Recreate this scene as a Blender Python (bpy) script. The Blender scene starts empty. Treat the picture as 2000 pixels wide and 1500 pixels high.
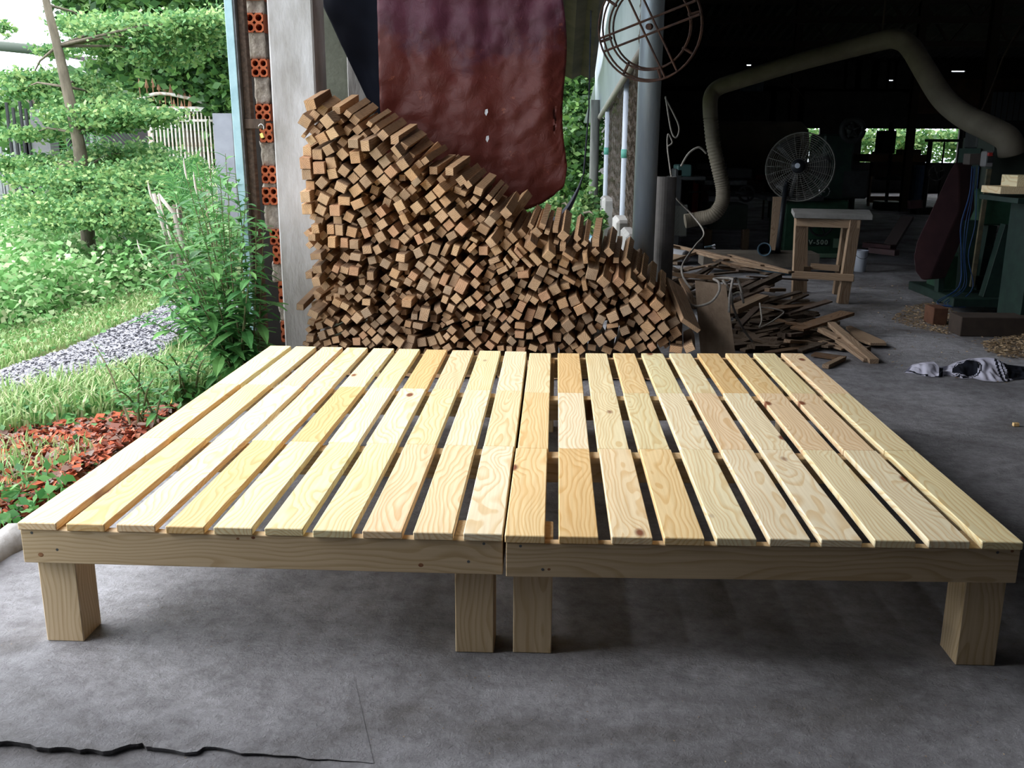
import bpy, bmesh, math, random
import numpy as np
from mathutils import Vector, Matrix, noise
S = bpy.context.scene
COL = S.collection
random.seed(7); RG = np.random.default_rng(7)

# ---------------------------------------------------------------- camera
F, PITCH, YAW, ROLL, CH = 1851.14, .2466, .0435, .0054, 1.0784
CAM = Vector((0, 0, CH))
FW = Vector((-math.sin(YAW)*math.cos(PITCH), math.cos(YAW)*math.cos(PITCH), -math.sin(PITCH)))
_r0 = Vector((math.cos(YAW), math.sin(YAW), 0)); _u0 = _r0.cross(FW)
RT = _r0*math.cos(ROLL) + _u0*math.sin(ROLL); UP = -_r0*math.sin(ROLL) + _u0*math.cos(ROLL)
cd = bpy.data.cameras.new('camera'); co = bpy.data.objects.new('camera', cd); COL.objects.link(co)
cd.sensor_width = 36; cd.lens = F/2000*36; cd.clip_end = 500; cd.clip_start = .05
m3 = Matrix((RT, UP, -FW)).transposed()
co.matrix_world = Matrix.Translation(CAM) @ m3.to_4x4()
S.camera = co
# ---------------------------------------------------------------- world, exposure
w = bpy.data.worlds.new('overcast_sky'); S.world = w; w.use_nodes = True
nt = w.node_tree; bg = nt.nodes['Background']
tc = nt.nodes.new('ShaderNodeTexCoord'); sep = nt.nodes.new('ShaderNodeSeparateXYZ')
rp = nt.nodes.new('ShaderNodeValToRGB')
nt.links.new(tc.outputs['Generated'], sep.inputs[0]); nt.links.new(sep.outputs['Z'], rp.inputs[0])
rp.color_ramp.elements[0].position = 0; rp.color_ramp.elements[0].color = (.76, .87, 1, 1)
rp.color_ramp.elements[1].position = .5; rp.color_ramp.elements[1].color = (.97, .98, 1, 1)
nt.links.new(rp.outputs[0], bg.inputs[0]); bg.inputs[1].default_value = 3.3
sun = bpy.data.lights.new('veiled_sun', 'SUN'); sun.energy = 2.4; sun.angle = math.radians(45); sun.color = (1, .98, .93)
so = bpy.data.objects.new('veiled_sun', sun); COL.objects.link(so)
so.location = (-6, -2, 8); so.rotation_euler = Vector((.80, .0, -.60)).to_track_quat('-Z', 'Y').to_euler()
vs = S.view_settings; vs.view_transform = 'Standard'; vs.look = 'None'; vs.gamma = 1; vs.use_curve_mapping = False
vs.exposure = 0.50
S.cycles.max_bounces = 7; S.cycles.diffuse_bounces = 5; S.cycles.sample_clamp_indirect = 6; S.cycles.use_denoising = True

# ---------------------------------------------------------------- helpers
def ray(px, py): return FW + RT*((px-1000)/F) - UP*((py-750)/F)
def U(px, py, Y):
    d = ray(px, py); return CAM + d*(Y/d.y)
def G(px, py, z=0.0):
    d = ray(px, py); return CAM + d*((z-CH)/d.z)
def pxm(n, Y): return n*Y/F*1.02     # n pixels at distance Y in metres

def tag(o, label=None, cat=None, group=None, kind=None):
    if label: o['label'] = label
    if cat: o['category'] = cat
    if group: o['group'] = group
    if kind: o['kind'] = kind
    return o
def root(name, loc, label, cat, group=None):
    o = bpy.data.objects.new(name, None); o.location = loc; o.empty_display_size = .1
    COL.objects.link(o); return tag(o, label, cat, group)
def setpar(o, p):
    o.parent = p; o.matrix_parent_inverse = Matrix.Translation(-Vector(worldloc(p)))
def worldloc(p):
    if p.type == 'EMPTY': return p.location
    return Vector((0, 0, 0))
def mesh(name, vs_, fs, m, parent=None, loc=None, rot=None, smooth=False):
    me = bpy.data.meshes.new(name); me.from_pydata(vs_, [], fs); me.update()
    o = bpy.data.objects.new(name, me); COL.objects.link(o)
    for k in (m if isinstance(m, (list, tuple)) else [m]): me.materials.append(k)
    M = Matrix.Identity(4)
    if loc is not None: M = Matrix.Translation(loc)
    if rot is not None: M = M @ rot.to_4x4()
    o.matrix_basis = M
    if parent is not None:
        o.parent = parent
        if parent.type == 'EMPTY': o.matrix_parent_inverse = Matrix.Translation(-parent.location)
        else:
            o.matrix_parent_inverse = parent.matrix_basis.inverted()
    if smooth:
        for p in me.polygons: p.use_smooth = True
    return o
BF = [(0,3,2,1),(4,5,6,7),(0,1,5,4),(1,2,6,5),(2,3,7,6),(3,0,4,7)]
def bev(vs_, fs, b):
    bm = bmesh.new(); v = [bm.verts.new(p) for p in vs_]
    for f in fs: bm.faces.new([v[i] for i in f])
    bmesh.ops.recalc_face_normals(bm, faces=bm.faces[:])
    bmesh.ops.bevel(bm, geom=bm.edges[:], offset=b, segments=1, affect='EDGES', clamp_overlap=True)
    bm.verts.index_update(); r = ([tuple(q.co) for q in bm.verts], [[q.index for q in f.verts] for f in bm.faces]); bm.free(); return r
def boxv(sx, sy, sz, j=0):
    c = [(-1,-1,-1),(1,-1,-1),(1,1,-1),(-1,1,-1),(-1,-1,1),(1,-1,1),(1,1,1),(-1,1,1)]
    return [(a*sx/2+random.uniform(-j, j), b*sy/2+random.uniform(-j, j), c_*sz/2+random.uniform(-j, j)) for a, b, c_ in c]
def box(name, c, s, m, parent=None, rot=None, b=.002, j=0):
    v, f = boxv(*s, j=j), BF
    if b: v, f = bev(v, f, b)
    return mesh(name, v, f, m, parent, Vector(c), rot)
def bar(name, p, q, w_, h, m, parent=None, up=(0,0,1), b=.002, j=0):
    p, q = Vector(p), Vector(q); d = q-p; L = d.length; d.normalize(); up = Vector(up)
    if abs(d.dot(up)) > .98: up = Vector((0, 1, 0))
    x = d.cross(up).normalized(); z = x.cross(d)
    R = Matrix((x, d, z)).transposed()
    return box(name, (p+q)/2, (w_, L, h), m, parent, R, b, j)
def tubeg(pts, r, n=10, caps=True):
    pts = [Vector(p) for p in pts]; rs = r if isinstance(r, (list, tuple)) else [r]*len(pts)
    vs_, fs = [], []; prev = None
    for i, p in enumerate(pts):
        t = (pts[min(i+1, len(pts)-1)]-pts[max(i-1, 0)]).normalized()
        if prev is None:
            a = Vector((0, 0, 1)) if abs(t.z) < .9 else Vector((1, 0, 0)); x = t.cross(a).normalized()
        else: x = (prev - t*prev.dot(t)).normalized()
        prev = x; y = t.cross(x)
        for k in range(n):
            a = 2*math.pi*k/n; vs_.append(tuple(p+(x*math.cos(a)+y*math.sin(a))*rs[i]))
    for i in range(len(pts)-1):
        for k in range(n):
            k2 = (k+1) % n; fs.append((i*n+k, i*n+k2, (i+1)*n+k2, (i+1)*n+k))
    if caps: fs.append(tuple(range(n))[::-1]); fs.append(tuple((len(pts)-1)*n+k for k in range(n)))
    return vs_, fs
def smoothpts(pts, sub=6):
    pts = [Vector(p) for p in pts]; out = []
    for i in range(len(pts)-1):
        p0 = pts[max(i-1, 0)]; p1 = pts[i]; p2 = pts[i+1]; p3 = pts[min(i+2, len(pts)-1)]
        for k in range(sub):
            t = k/sub
            out.append(.5*((2*p1)+(p2-p0)*t+(2*p0-5*p1+4*p2-p3)*t*t+(3*p1-p0-3*p2+p3)*t**3))
    out.append(pts[-1]); return out
def tube(name, pts, r, m, parent=None, n=10, sub=0):
    if sub: pts = smoothpts(pts, sub)
    v, f = tubeg(pts, r, n); return mesh(name, v, f, m, parent, smooth=True)
class MB:
    def __init__(s): s.v = []; s.f = []
    def add(s, vf, M=None):
        v, f = vf; o = len(s.v)
        if M is not None: v = [tuple(M @ Vector(p)) for p in v]
        s.v += [tuple(p) for p in v]; s.f += [tuple(i+o for i in q) for q in f]; return s
    def box(s, c, sz, R=None):
        M = Matrix.Translation(Vector(c)) @ (R.to_4x4() if R else Matrix.Identity(4)); return s.add((boxv(*sz), BF), M)
    def bar(s, p, q, w_, h, up=(0,0,1)):
        p, q = Vector(p), Vector(q); d = q-p; L = d.length; d.normalize(); up = Vector(up)
        if abs(d.dot(up)) > .98: up = Vector((0, 1, 0))
        x = d.cross(up).normalized(); z = x.cross(d); return s.box((p+q)/2, (w_, L, h), Matrix((x, d, z)).transposed())
    def tube(s, pts, r, n=6): return s.add(tubeg(pts, r, n))
    def build(s, name, m, parent=None, smooth=False): return mesh(name, s.v, s.f, m, parent, smooth=smooth)
def lathe(prof, n=20):
    v, f = [], []
    for r, z in prof:
        for k in range(n): a = 2*math.pi*k/n; v.append((r*math.cos(a), r*math.sin(a), z))
    for i in range(len(prof)-1):
        for k in range(n): k2 = (k+1) % n; f.append((i*n+k, i*n+k2, (i+1)*n+k2, (i+1)*n+k))
    return v, f

# ---------------------------------------------------------------- materials
def newmat(name):
    m = bpy.data.materials.new(name); m.use_nodes = True; n = m.node_tree
    return m, n, n.nodes['Principled BSDF']
def N(n, t, **k):
    x = n.nodes.new('ShaderNode'+t)
    for a, b in k.items():
        if a.startswith('i_'):
            a = a[2:]; x.inputs[int(a) if a.isdigit() else a].default_value = b
        else: setattr(x, a, b)
    return x
def ramp(n, src, stops):
    r = N(n, 'ValToRGB'); e = r.color_ramp.elements
    while len(e) < len(stops): e.new(.5)
    for q, (p, c) in zip(e, stops): q.position = p; q.color = (*c, 1)
    n.links.new(src, r.inputs[0]); return r
def mat(name, c1, c2=None, sc=8, rough=.8, metal=0, bump=0, bsc=None, coord='Object', stretch=(1,1,1), detail=6, lo=.35, hi=.65, spec=.3):
    m, n, b = newmat(name); b.inputs['Roughness'].default_value = rough; b.inputs['Metallic'].default_value = metal
    b.inputs['Specular IOR Level'].default_value = spec
    if c2 is None and not bump: b.inputs['Base Color'].default_value = (*c1, 1); return m
    t = N(n, 'TexCoord'); mp = N(n, 'Mapping'); mp.inputs['Scale'].default_value = stretch
    n.links.new(t.outputs[coord], mp.inputs[0])
    no = N(n, 'TexNoise', i_Scale=sc, i_Detail=detail, i_Roughness=.6); n.links.new(mp.outputs[0], no.inputs[0])
    r = ramp(n, no.outputs[0], [(lo, c1), (hi, c2 or c1)]); n.links.new(r.outputs[0], b.inputs['Base Color'])
    if bump:
        n2 = N(n, 'TexNoise', i_Scale=bsc or sc*4, i_Detail=5); n.links.new(mp.outputs[0], n2.inputs[0])
        bp = N(n, 'Bump', i_Strength=bump, i_Distance=.01); n.links.new(n2.outputs[0], bp.inputs['Height']); n.links.new(bp.outputs[0], b.inputs['Normal'])
    return m
def woodmat(name, light, mid, dark, ring=34, tints=None, knots=True, sides=None, rough=.55, axis_off=(.06,.05), dirt=0, bump=.15, dist=.9):
    """long axis = local Y. growth rings round an axis that lies off the board, warped along its length"""
    m, n, b = newmat(name); L = n.links.new; b.inputs['Roughness'].default_value = rough; b.inputs['Specular IOR Level'].default_value = .25
    t = N(n, 'TexCoord'); oi = N(n, 'ObjectInfo')
    # random offset per object
    cx = N(n, 'CombineXYZ'); mu = N(n, 'Math', operation='MULTIPLY'); mu.inputs[1].default_value = 37.0; L(oi.outputs['Random'], mu.inputs[0])
    mu2 = N(n, 'Math', operation='MULTIPLY'); mu2.inputs[1].default_value = 91.0; L(oi.outputs['Random'], mu2.inputs[0])
    L(mu.outputs[0], cx.inputs[0]); L(mu2.outputs[0], cx.inputs[1]); L(mu.outputs[0], cx.inputs[2])
    # warp noise sampled along board
    mp = N(n, 'Mapping'); mp.inputs['Scale'].default_value = (5, 1.6, 5); L(t.outputs['Object'], mp.inputs[0]); L(cx.outputs[0], mp.inputs['Location'])
    wn = N(n, 'TexNoise', i_Scale=1.6, i_Detail=2.0, i_Roughness=.45); L(mp.outputs[0], wn.inputs[0])
    ws = N(n, 'VectorMath', operation='SUBTRACT'); ws.inputs[1].default_value = (.5,.5,.5); L(wn.outputs['Color'], ws.inputs[0])
    wm = N(n, 'VectorMath', operation='MULTIPLY'); wm.inputs[1].default_value = (.13*dist, 0, .13*dist); L(ws.outputs[0], wm.inputs[0])
    # ring axis offset per object
    rx = N(n, 'Math', operation='SINE'); L(mu2.outputs[0], rx.inputs[0]); rz = N(n, 'Math', operation='COSINE'); L(mu.outputs[0], rz.inputs[0])
    rxm = N(n, 'Math', operation='MULTIPLY'); rxm.inputs[1].default_value = axis_off[0]; L(rx.outputs[0], rxm.inputs[0])
    rzm = N(n, 'Math', operation='MULTIPLY'); rzm.inputs[1].default_value = axis_off[1]; L(rz.outputs[0], rzm.inputs[0])
    off = N(n, 'CombineXYZ'); L(rxm.outputs[0], off.inputs[0]); L(rzm.outputs[0], off.inputs[2])
    fl = N(n, 'VectorMath', operation='MULTIPLY'); fl.inputs[1].default_value = (1, .0, 1); L(t.outputs['Object'], fl.inputs[0])
    a1 = N(n, 'VectorMath', operation='ADD'); L(fl.outputs[0], a1.inputs[0]); L(off.outputs[0], a1.inputs[1])
    a2 = N(n, 'VectorMath', operation='ADD'); L(a1.outputs[0], a2.inputs[0]); L(wm.outputs[0], a2.inputs[1])
    ln = N(n, 'VectorMath', operation='LENGTH'); L(a2.outputs[0], ln.inputs[0])
    # knots
    src = ln.outputs['Value']
    kcol = None
    if knots:
        km = N(n, 'Mapping'); km.inputs['Scale'].default_value = (9, 4.2, 0); L(t.outputs['Object'], km.inputs[0]); L(cx.outputs[0], km.inputs['Location'])
        vo = N(n, 'TexVoronoi', i_Scale=1.0); L(km.outputs[0], vo.inputs['Vector'])
        kr = ramp(n, vo.outputs['Distance'], [(.05, (1,1,1)), (.38, (0,0,0))])
        sc_ = N(n, 'SeparateColor'); L(vo.outputs['Color'], sc_.inputs[0])
        th = N(n, 'Math', operation='GREATER_THAN'); th.inputs[1].default_value = .6; L(sc_.outputs[0], th.inputs[0])
        kk = N(n, 'Math', operation='MULTIPLY'); L(kr.outputs[0], kk.inputs[0]); L(th.outputs[0], kk.inputs[1])
        kb = N(n, 'Math', operation='MULTIPLY'); kb.inputs[1].default_value = .022; L(kk.outputs[0], kb.inputs[0])
        ad = N(n, 'Math', operation='ADD'); L(src, ad.inputs[0]); L(kb.outputs[0], ad.inputs[1]); src = ad.outputs[0]
        k2 = ramp(n, vo.outputs['Distance'], [(.07, (1,1,1)), (.13, (0,0,0))])
        kcol = N(n, 'Math', operation='MULTIPLY'); L(k2.outputs[0], kcol.inputs[0]); L(th.outputs[0], kcol.inputs[1])
    fr = N(n, 'Math', operation='MULTIPLY'); fr.inputs[1].default_value = ring*4; L(src, fr.inputs[0])
    fc = N(n, 'Math', operation='FRACT'); L(fr.outputs[0], fc.inputs[0])
    r1 = ramp(n, fc.outputs[0], [(0, light), (.45, light), (.82, mid), (.93, mid), (1, light)])
    # slow colour drift and fine fibre
    dm = N(n, 'Mapping'); dm.inputs['Scale'].default_value = (90, 2.5, 90); L(t.outputs['Object'], dm.inputs[0]); L(cx.outputs[0], dm.inputs['Location'])
    dn = N(n, 'TexNoise', i_Scale=1.5, i_Detail=4); L(dm.outputs[0], dn.inputs[0])
    dr = ramp(n, dn.outputs[0], [(.3, (.86,.82,.76)), (.7, (1.05,1.05,1.05))])
    mx = N(n, 'MixRGB', blend_type='MULTIPLY', i_0=.8); L(r1.outputs[0], mx.inputs[1]); L(dr.outputs[0], mx.inputs[2])
    out = mx.outputs[0]
    bm_ = N(n, 'Mapping'); bm_.inputs['Scale'].default_value = (14, 3, 14); L(t.outputs['Object'], bm_.inputs[0]); L(cx.outputs[0], bm_.inputs['Location'])
    bn = N(n, 'TexNoise', i_Scale=1.0, i_Detail=3); L(bm_.outputs[0], bn.inputs[0])
    br = ramp(n, bn.outputs[0], [(.58, (0,0,0)), (.72, (1,1,1))])
    m2 = N(n, 'MixRGB', i_2=(*mid, 1)); bf = N(n, 'Math', operation='MULTIPLY'); bf.inputs[1].default_value = .55; L(br.outputs[0], bf.inputs[0]); L(bf.outputs[0], m2.inputs[0]); L(out, m2.inputs[1]); out = m2.outputs[0]
    if tints:
        tr = ramp(n, oi.outputs['Random'], [(i/len(tints), c) for i, c in enumerate(tints)]); tr.color_ramp.interpolation = 'CONSTANT'
        mt = N(n, 'MixRGB', blend_type='MULTIPLY', i_0=1.0); L(out, mt.inputs[1]); L(tr.outputs[0], mt.inputs[2]); out = mt.outputs[0]
    if kcol is not None:
        mk = N(n, 'MixRGB', i_2=(*dark, 1)); L(kcol.outputs[0], mk.inputs[0]); L(out, mk.inputs[1]); out = mk.outputs[0]
    if dirt:
        q = N(n, 'TexNoise', i_Scale=30.0, i_Detail=6); L(t.outputs['Object'], q.inputs[0])
        qr = ramp(n, q.outputs[0], [(.5, (0,0,0)), (.75, (1,1,1))]); qf = N(n, 'Math', operation='MULTIPLY'); qf.inputs[1].default_value = dirt; L(qr.outputs[0], qf.inputs[0])
        mq = N(n, 'MixRGB', i_2=(.16,.13,.11,1)); L(qf.outputs[0], mq.inputs[0]); L(out, mq.inputs[1]); out = mq.outputs[0]
    if sides:
        # weathered long faces, freshly cut ends
        sn = N(n, 'SeparateXYZ'); vt = N(n, 'VectorTransform', vector_type='NORMAL', convert_from='WORLD', convert_to='OBJECT'); ge = N(n, 'NewGeometry')
        L(ge.outputs['True Normal'], vt.inputs[0]); L(vt.outputs[0], sn.inputs[0]); ab = N(n, 'Math', operation='ABSOLUTE'); L(sn.outputs['Y'], ab.inputs[0])
        lt = N(n, 'Math', operation='LESS_THAN'); lt.inputs[1].default_value = .8; L(ab.outputs[0], lt.inputs[0])
        sr = ramp(n, oi.outputs['Random'], [(i/len(sides), c) for i, c in enumerate(sides)]); sr.color_ramp.interpolation = 'CONSTANT'
        ms = N(n, 'MixRGB', blend_type='MULTIPLY'); L(lt.outputs[0], ms.inputs[0]); L(out, ms.inputs[1]); L(sr.outputs[0], ms.inputs[2]); out = ms.outputs[0]
    L(out, b.inputs['Base Color'])
    bp = N(n, 'Bump', i_Strength=bump, i_Distance=.002); L(dn.outputs[0], bp.inputs['Height']); L(bp.outputs[0], b.inputs['Normal'])
    return m
def leafmat(name, cols, trans=.25, rough=.5):
    m, n, b = newmat(name); g = N(n, 'NewGeometry')
    r = ramp(n, g.outputs['Random Per Island'], [(i/max(1, len(cols)-1), c) for i, c in enumerate(cols)])
    n.links.new(r.outputs[0], b.inputs['Base Color']); b.inputs['Roughness'].default_value = rough; b.inputs['Specular IOR Level'].default_value = .3
    tr = N(n, 'BsdfTranslucent'); n.links.new(r.outputs[0], tr.inputs[0]); mx = N(n, 'MixShader', i_0=trans)
    o = n.nodes['Material Output']; n.links.new(b.outputs[0], mx.inputs[1]); n.links.new(tr.outputs[0], mx.inputs[2]); n.links.new(mx.outputs[0], o.inputs[0])
    return m

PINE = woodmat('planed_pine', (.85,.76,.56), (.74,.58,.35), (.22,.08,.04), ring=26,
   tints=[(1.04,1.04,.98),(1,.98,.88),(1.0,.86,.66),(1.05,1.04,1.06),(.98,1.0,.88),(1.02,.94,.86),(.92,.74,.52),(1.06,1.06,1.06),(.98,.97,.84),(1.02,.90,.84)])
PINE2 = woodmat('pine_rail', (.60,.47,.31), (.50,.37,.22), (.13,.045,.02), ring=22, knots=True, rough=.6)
ROUGHW = woodmat('rough_sawn_offcut', (.60,.43,.285), (.44,.28,.165), (.12,.06,.03), ring=34, knots=False, rough=.85, axis_off=(.035,.035), dirt=.35, bump=.5, dist=.35, sides=[(.55,.54,.56),(.72,.68,.64),(.46,.45,.46),(.95,.90,.84),(.62,.58,.55),(.80,.77,.75),(.52,.50,.48),(1.0,.95,.88)],
   tints=[(1,.95,.9),(1.15,1.1,1.05),(.85,.8,.76),(1.05,.92,.8),(.74,.72,.72),(1.2,1.15,1.05),(1.05,.88,.82),(.92,.86,.8),(1.12,1.0,.86),(.82,.84,.88)])
ROUGHD = woodmat('weathered_scrap', (.13,.095,.07), (.08,.055,.04), (.05,.03,.02), ring=26, knots=False, rough=.9, dirt=.5, bump=.5,
   tints=[(1,1,1),(.6,.6,.62),(.9,.9,1.0),(1.3,1.1,.9),(.5,.48,.46)])
ROUGHL = woodmat('pale_scrap', (.33,.24,.17), (.24,.16,.105), (.1,.05,.03), ring=26, knots=False, rough=.85, dirt=.25, bump=.4)
CONC = mat('column_concrete', (.56,.55,.57), (.33,.31,.30), sc=7, rough=.9, bump=.35, bsc=60, stretch=(1,1,.35))
CONCD = mat('mossy_wall_concrete', (.20,.21,.17), (.10,.105,.085), sc=3, rough=.95, bump=.3, bsc=40)
MORTAR = mat('mortar', (.36,.32,.28), (.20,.17,.15), sc=25, rough=.95, bump=.8, bsc=60)
BRICK = mat('red_hollow_brick', (.52,.15,.065), (.38,.09,.04), sc=18, rough=.9, bump=.3)
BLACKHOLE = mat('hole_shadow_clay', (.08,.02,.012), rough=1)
BLUEM = mat('pale_blue_paint', (.34,.50,.56), (.24,.38,.44), sc=9, rough=.5, bump=.1, bsc=80, stretch=(1,1,.3))
BROWNW = mat('brown_door_timber', (.12,.085,.065), (.06,.042,.034), sc=14, rough=.85, bump=.4, stretch=(4,4,.3))
RUST = mat('rusty_iron', (.10,.05,.035), (.045,.03,.03), sc=30, rough=.8, metal=.3, bump=.3)
DARKM = mat('black_metal', (.02,.022,.028), rough=.45, metal=.4)
GALV = mat('galvanised_pipe', (.30,.35,.40), (.20,.235,.28), sc=4, rough=.45, metal=.35, bump=.1, bsc=60, stretch=(2,2,.3))
PALEP = mat('pale_lilac_post', (.55,.60,.72), (.40,.44,.54), sc=6, rough=.6, bump=.15, stretch=(1,1,.3))
WHITEC = mat('white_sheet', (.55,.61,.72), (.42,.48,.58), sc=2, rough=.55)
GREENM = mat('machine_green', (.030,.085,.052), (.018,.055,.034), sc=12, rough=.5, bump=.15)
GREENL = mat('machine_green_trim', (.16,.26,.18), rough=.5)
GREENK = mat('dark_green_iron', (.016,.038,.030), (.009,.02,.018), sc=12, rough=.5)
STEEL = mat('dull_steel', (.18,.19,.20), (.09,.095,.10), sc=20, rough=.45, metal=.6)
GREYD = mat('dark_machine_grey', (.03,.033,.036), (.017,.018,.02), sc=10, rough=.6)
TIMBD = mat('dark_roof_timber', (.05,.035,.026), (.03,.022,.018), sc=12, rough=.9, stretch=(4,4,4))
CORR = mat('old_corrugated_sheet', (.045,.043,.042), (.025,.024,.024), sc=3, rough=.8)
TAN = mat('dusty_duct', (.15,.13,.10), (.105,.09,.07), sc=6, rough=.75)
PURP = mat('maroon_guard_paint', (.065,.03,.034), (.045,.022,.026), sc=8, rough=.55)
WHITEP = mat('white_plastic', (.50,.54,.62), (.42,.46,.55), sc=6, rough=.4)
BLUEP = mat('blue_plastic', (.03,.10,.26), rough=.45)
BLUES = mat('blue_steel', (.10,.17,.22), (.06,.10,.14), sc=12, rough=.5, metal=.3)
ROPE = mat('dusty_grey_cable', (.30,.28,.265), (.20,.185,.17), sc=60, rough=.8)
BLUEC = mat('blue_cable', (.015,.05,.15), rough=.5)
REDP = mat('red_plastic', (.35,.03,.025), rough=.4)
NAVY = mat('navy_cloth', (.005,.007,.016), (.003,.004,.010), sc=6, rough=.95)
BRASS = mat('brass', (.55,.40,.12), rough=.4, metal=.8)
CHROME = mat('chrome', (.6,.6,.62), rough=.2, metal=1)
BARK = mat('tree_bark', (.17,.145,.11), (.10,.085,.065), sc=20, rough=.9, bump=.4, stretch=(1,1,.3))
SHAV = leafmat('wood_shavings', [(.30,.21,.12),(.45,.34,.22),(.22,.15,.09)], .1, .8)
BLACKC = mat('black_hammock_net', (.012,.014,.022), (.025,.028,.04), sc=20, rough=.9)
LEAF1 = leafmat('bright_small_leaves', [(.06,.17,.06),(.11,.26,.09),(.17,.34,.12),(.25,.42,.15),(.38,.50,.20)])
LEAF2 = leafmat('deep_leaves', [(.02,.06,.018),(.04,.11,.03),(.07,.17,.04),(.13,.25,.06)])
LEAF3 = leafmat('weed_leaves', [(.045,.16,.05),(.07,.22,.06),(.12,.31,.09),(.18,.40,.12)])
LEAF4 = leafmat('ground_cover_leaves', [(.09,.25,.07),(.14,.34,.10),(.21,.43,.15),(.30,.51,.22),(.50,.56,.34)])
GRASSM = leafmat('grass_blades', [(.14,.28,.08),(.24,.40,.14),(.34,.47,.20),(.52,.52,.32)])
CHIP = leafmat('brick_chips', [(.34,.075,.035),(.46,.12,.06),(.26,.07,.045),(.24,.20,.18),(.40,.16,.10)], 0, .9)
STONE = leafmat('gravel_stones', [(.27,.27,.30),(.30,.30,.34),(.34,.34,.38),(.25,.25,.28)], 0, .9)
SPIKE = leafmat('pale_seed_spikes', [(.58,.50,.45),(.70,.64,.58)], .1, .8)

# ================================================================ STRUCTURE
# concrete floor slab with broken left edge
def slab():
    edge = [(-4, -1.35), (0.3, -1.42), (1.6, -1.46), (2.2, -1.50), (2.6, -1.38), (3.1, -1.38), (3.7, -1.30), (4.3, -1.42), (4.75, -1.38), (4.76, -.9), (6.2, .2), (9, .35), (24, .35)]
    ys = [e[0] for e in edge]; vs_ = []; fs = []
    import bisect
    Y = sorted(set([-4+i*.2 for i in range(44)] + [5+i for i in range(20)])); n = 6
    for i, y in enumerate(Y):
        k = min(max(bisect.bisect(ys, y)-1, 0), len(edge)-2); t = (y-ys[k])/max(1e-6, ys[k+1]-ys[k]); t = min(max(t, 0), 1)
        xl = edge[k][1]*(1-t)+edge[k+1][1]*t + noise.noise(Vector((y*2.1, 0, 3)))*.05
        for j, x in enumerate([xl, xl+.03, xl+.3, 3, 8, 12.5]):
            vs_.append((x, y, (-.012 if j == 0 else 0)))
        vs_.append((xl-.03, y, -.1))
    n = 7
    for i in range(len(Y)-1):
        for j in range(5): fs.append((i*n+j, i*n+j+1, (i+1)*n+j+1, (i+1)*n+j))
        fs.append((i*n+6, i*n, (i+1)*n, (i+1)*n+6))
    return vs_, fs
def floormat():
    m, n, b = newmat('worn_concrete_floor'); L = n.links.new
    t = N(n, 'TexCoord'); b.inputs['Roughness'].default_value = .6; b.inputs['Specular IOR Level'].default_value = .5
    a = N(n, 'TexNoise', i_Scale=1.5, i_Detail=8, i_Roughness=.62, i_Distortion=.6); L(t.outputs['Object'], a.inputs[0])
    r = ramp(n, a.outputs[0], [(.36, (.15,.14,.145)), (.48, (.30,.30,.335)), (.62, (.47,.475,.53))])
    a2 = N(n, 'TexNoise', i_Scale=22, i_Detail=8, i_Roughness=.7); L(t.outputs['Object'], a2.inputs[0])
    r2 = ramp(n, a2.outputs[0], [(.32, (.50,.48,.47)), (.60, (1.12,1.12,1.12))])
    mx = N(n, 'MixRGB', blend_type='MULTIPLY', i_0=.75); L(r.outputs[0], mx.inputs[1]); L(r2.outputs[0], mx.inputs[2])
    v = N(n, 'TexNoise', i_Scale=3.5, i_Detail=6, i_Roughness=.75, i_Distortion=1.5); L(t.outputs['Object'], v.inputs[0])
    r3 = ramp(n, v.outputs[0], [(.60, (0,0,0)), (.70, (1,1,1))])
    q = N(n, 'Math', operation='MULTIPLY'); q.inputs[1].default_value = .45; L(r3.outputs[0], q.inputs[0])
    m2 = N(n, 'MixRGB', i_2=(.13,.11,.105,1)); L(q.outputs[0], m2.inputs[0]); L(mx.outputs[0], m2.inputs[1])
    L(m2.outputs[0], b.inputs['Base Color'])
    h = N(n, 'TexNoise', i_Scale=70, i_Detail=8, i_Roughness=.75); L(t.outputs['Object'], h.inputs[0])
    h2 = N(n, 'TexNoise', i_Scale=14, i_Detail=8, i_Roughness=.7); L(t.outputs['Object'], h2.inputs[0])
    ad = N(n, 'Math', operation='ADD'); L(h.outputs[0], ad.inputs[0]); L(h2.outputs[0], ad.inputs[1])
    bp = N(n, 'Bump', i_Strength=1.0, i_Distance=.02); L(ad.outputs[0], bp.inputs['Height']); L(bp.outputs[0], b.inputs['Normal'])
    return m
FLOOR = floormat()
v, f = slab(); tag(mesh('floor', v, f, FLOOR), 'rough grey concrete workshop floor', 'floor', kind='structure')
# crack line ledge near camera at the lower left: a thin broken screed layer
pts = [(-60,1447),(40,1450),(80,1462),(140,1461),(200,1467),(270,1450),(300,1462),(380,1470),(400,1458),(470,1470),(560,1476),(640,1484),(760,1490),(760,1560),(-60,1560)]
top = []
for k in range(len(pts[:13])-1):
    for s_ in range(4):
        t = s_/4; x = pts[k][0]*(1-t)+pts[k+1][0]*t; y = pts[k][1]*(1-t)+pts[k+1][1]*t+random.uniform(-3, 3); top.append(G(x, y, .011*max(.1, 1-max(0, x-250)/520)))
vs_ = []; fs = []
for p in top: vs_ += [tuple(p), (p.x, p.y+.003, -.002), (p.x-.1, p.y+.30, .0006)]
for i in range(len(top)-1):
    a = i*3; fs += [(a+1, a+4, a+3, a), (a, a+3, a+5, a+2)]
tag(mesh('trim_1', vs_, fs, FLOOR), 'thin chipped layer of floor screed with a ragged edge nearest the camera', 'floor patch', kind='structure')

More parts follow.
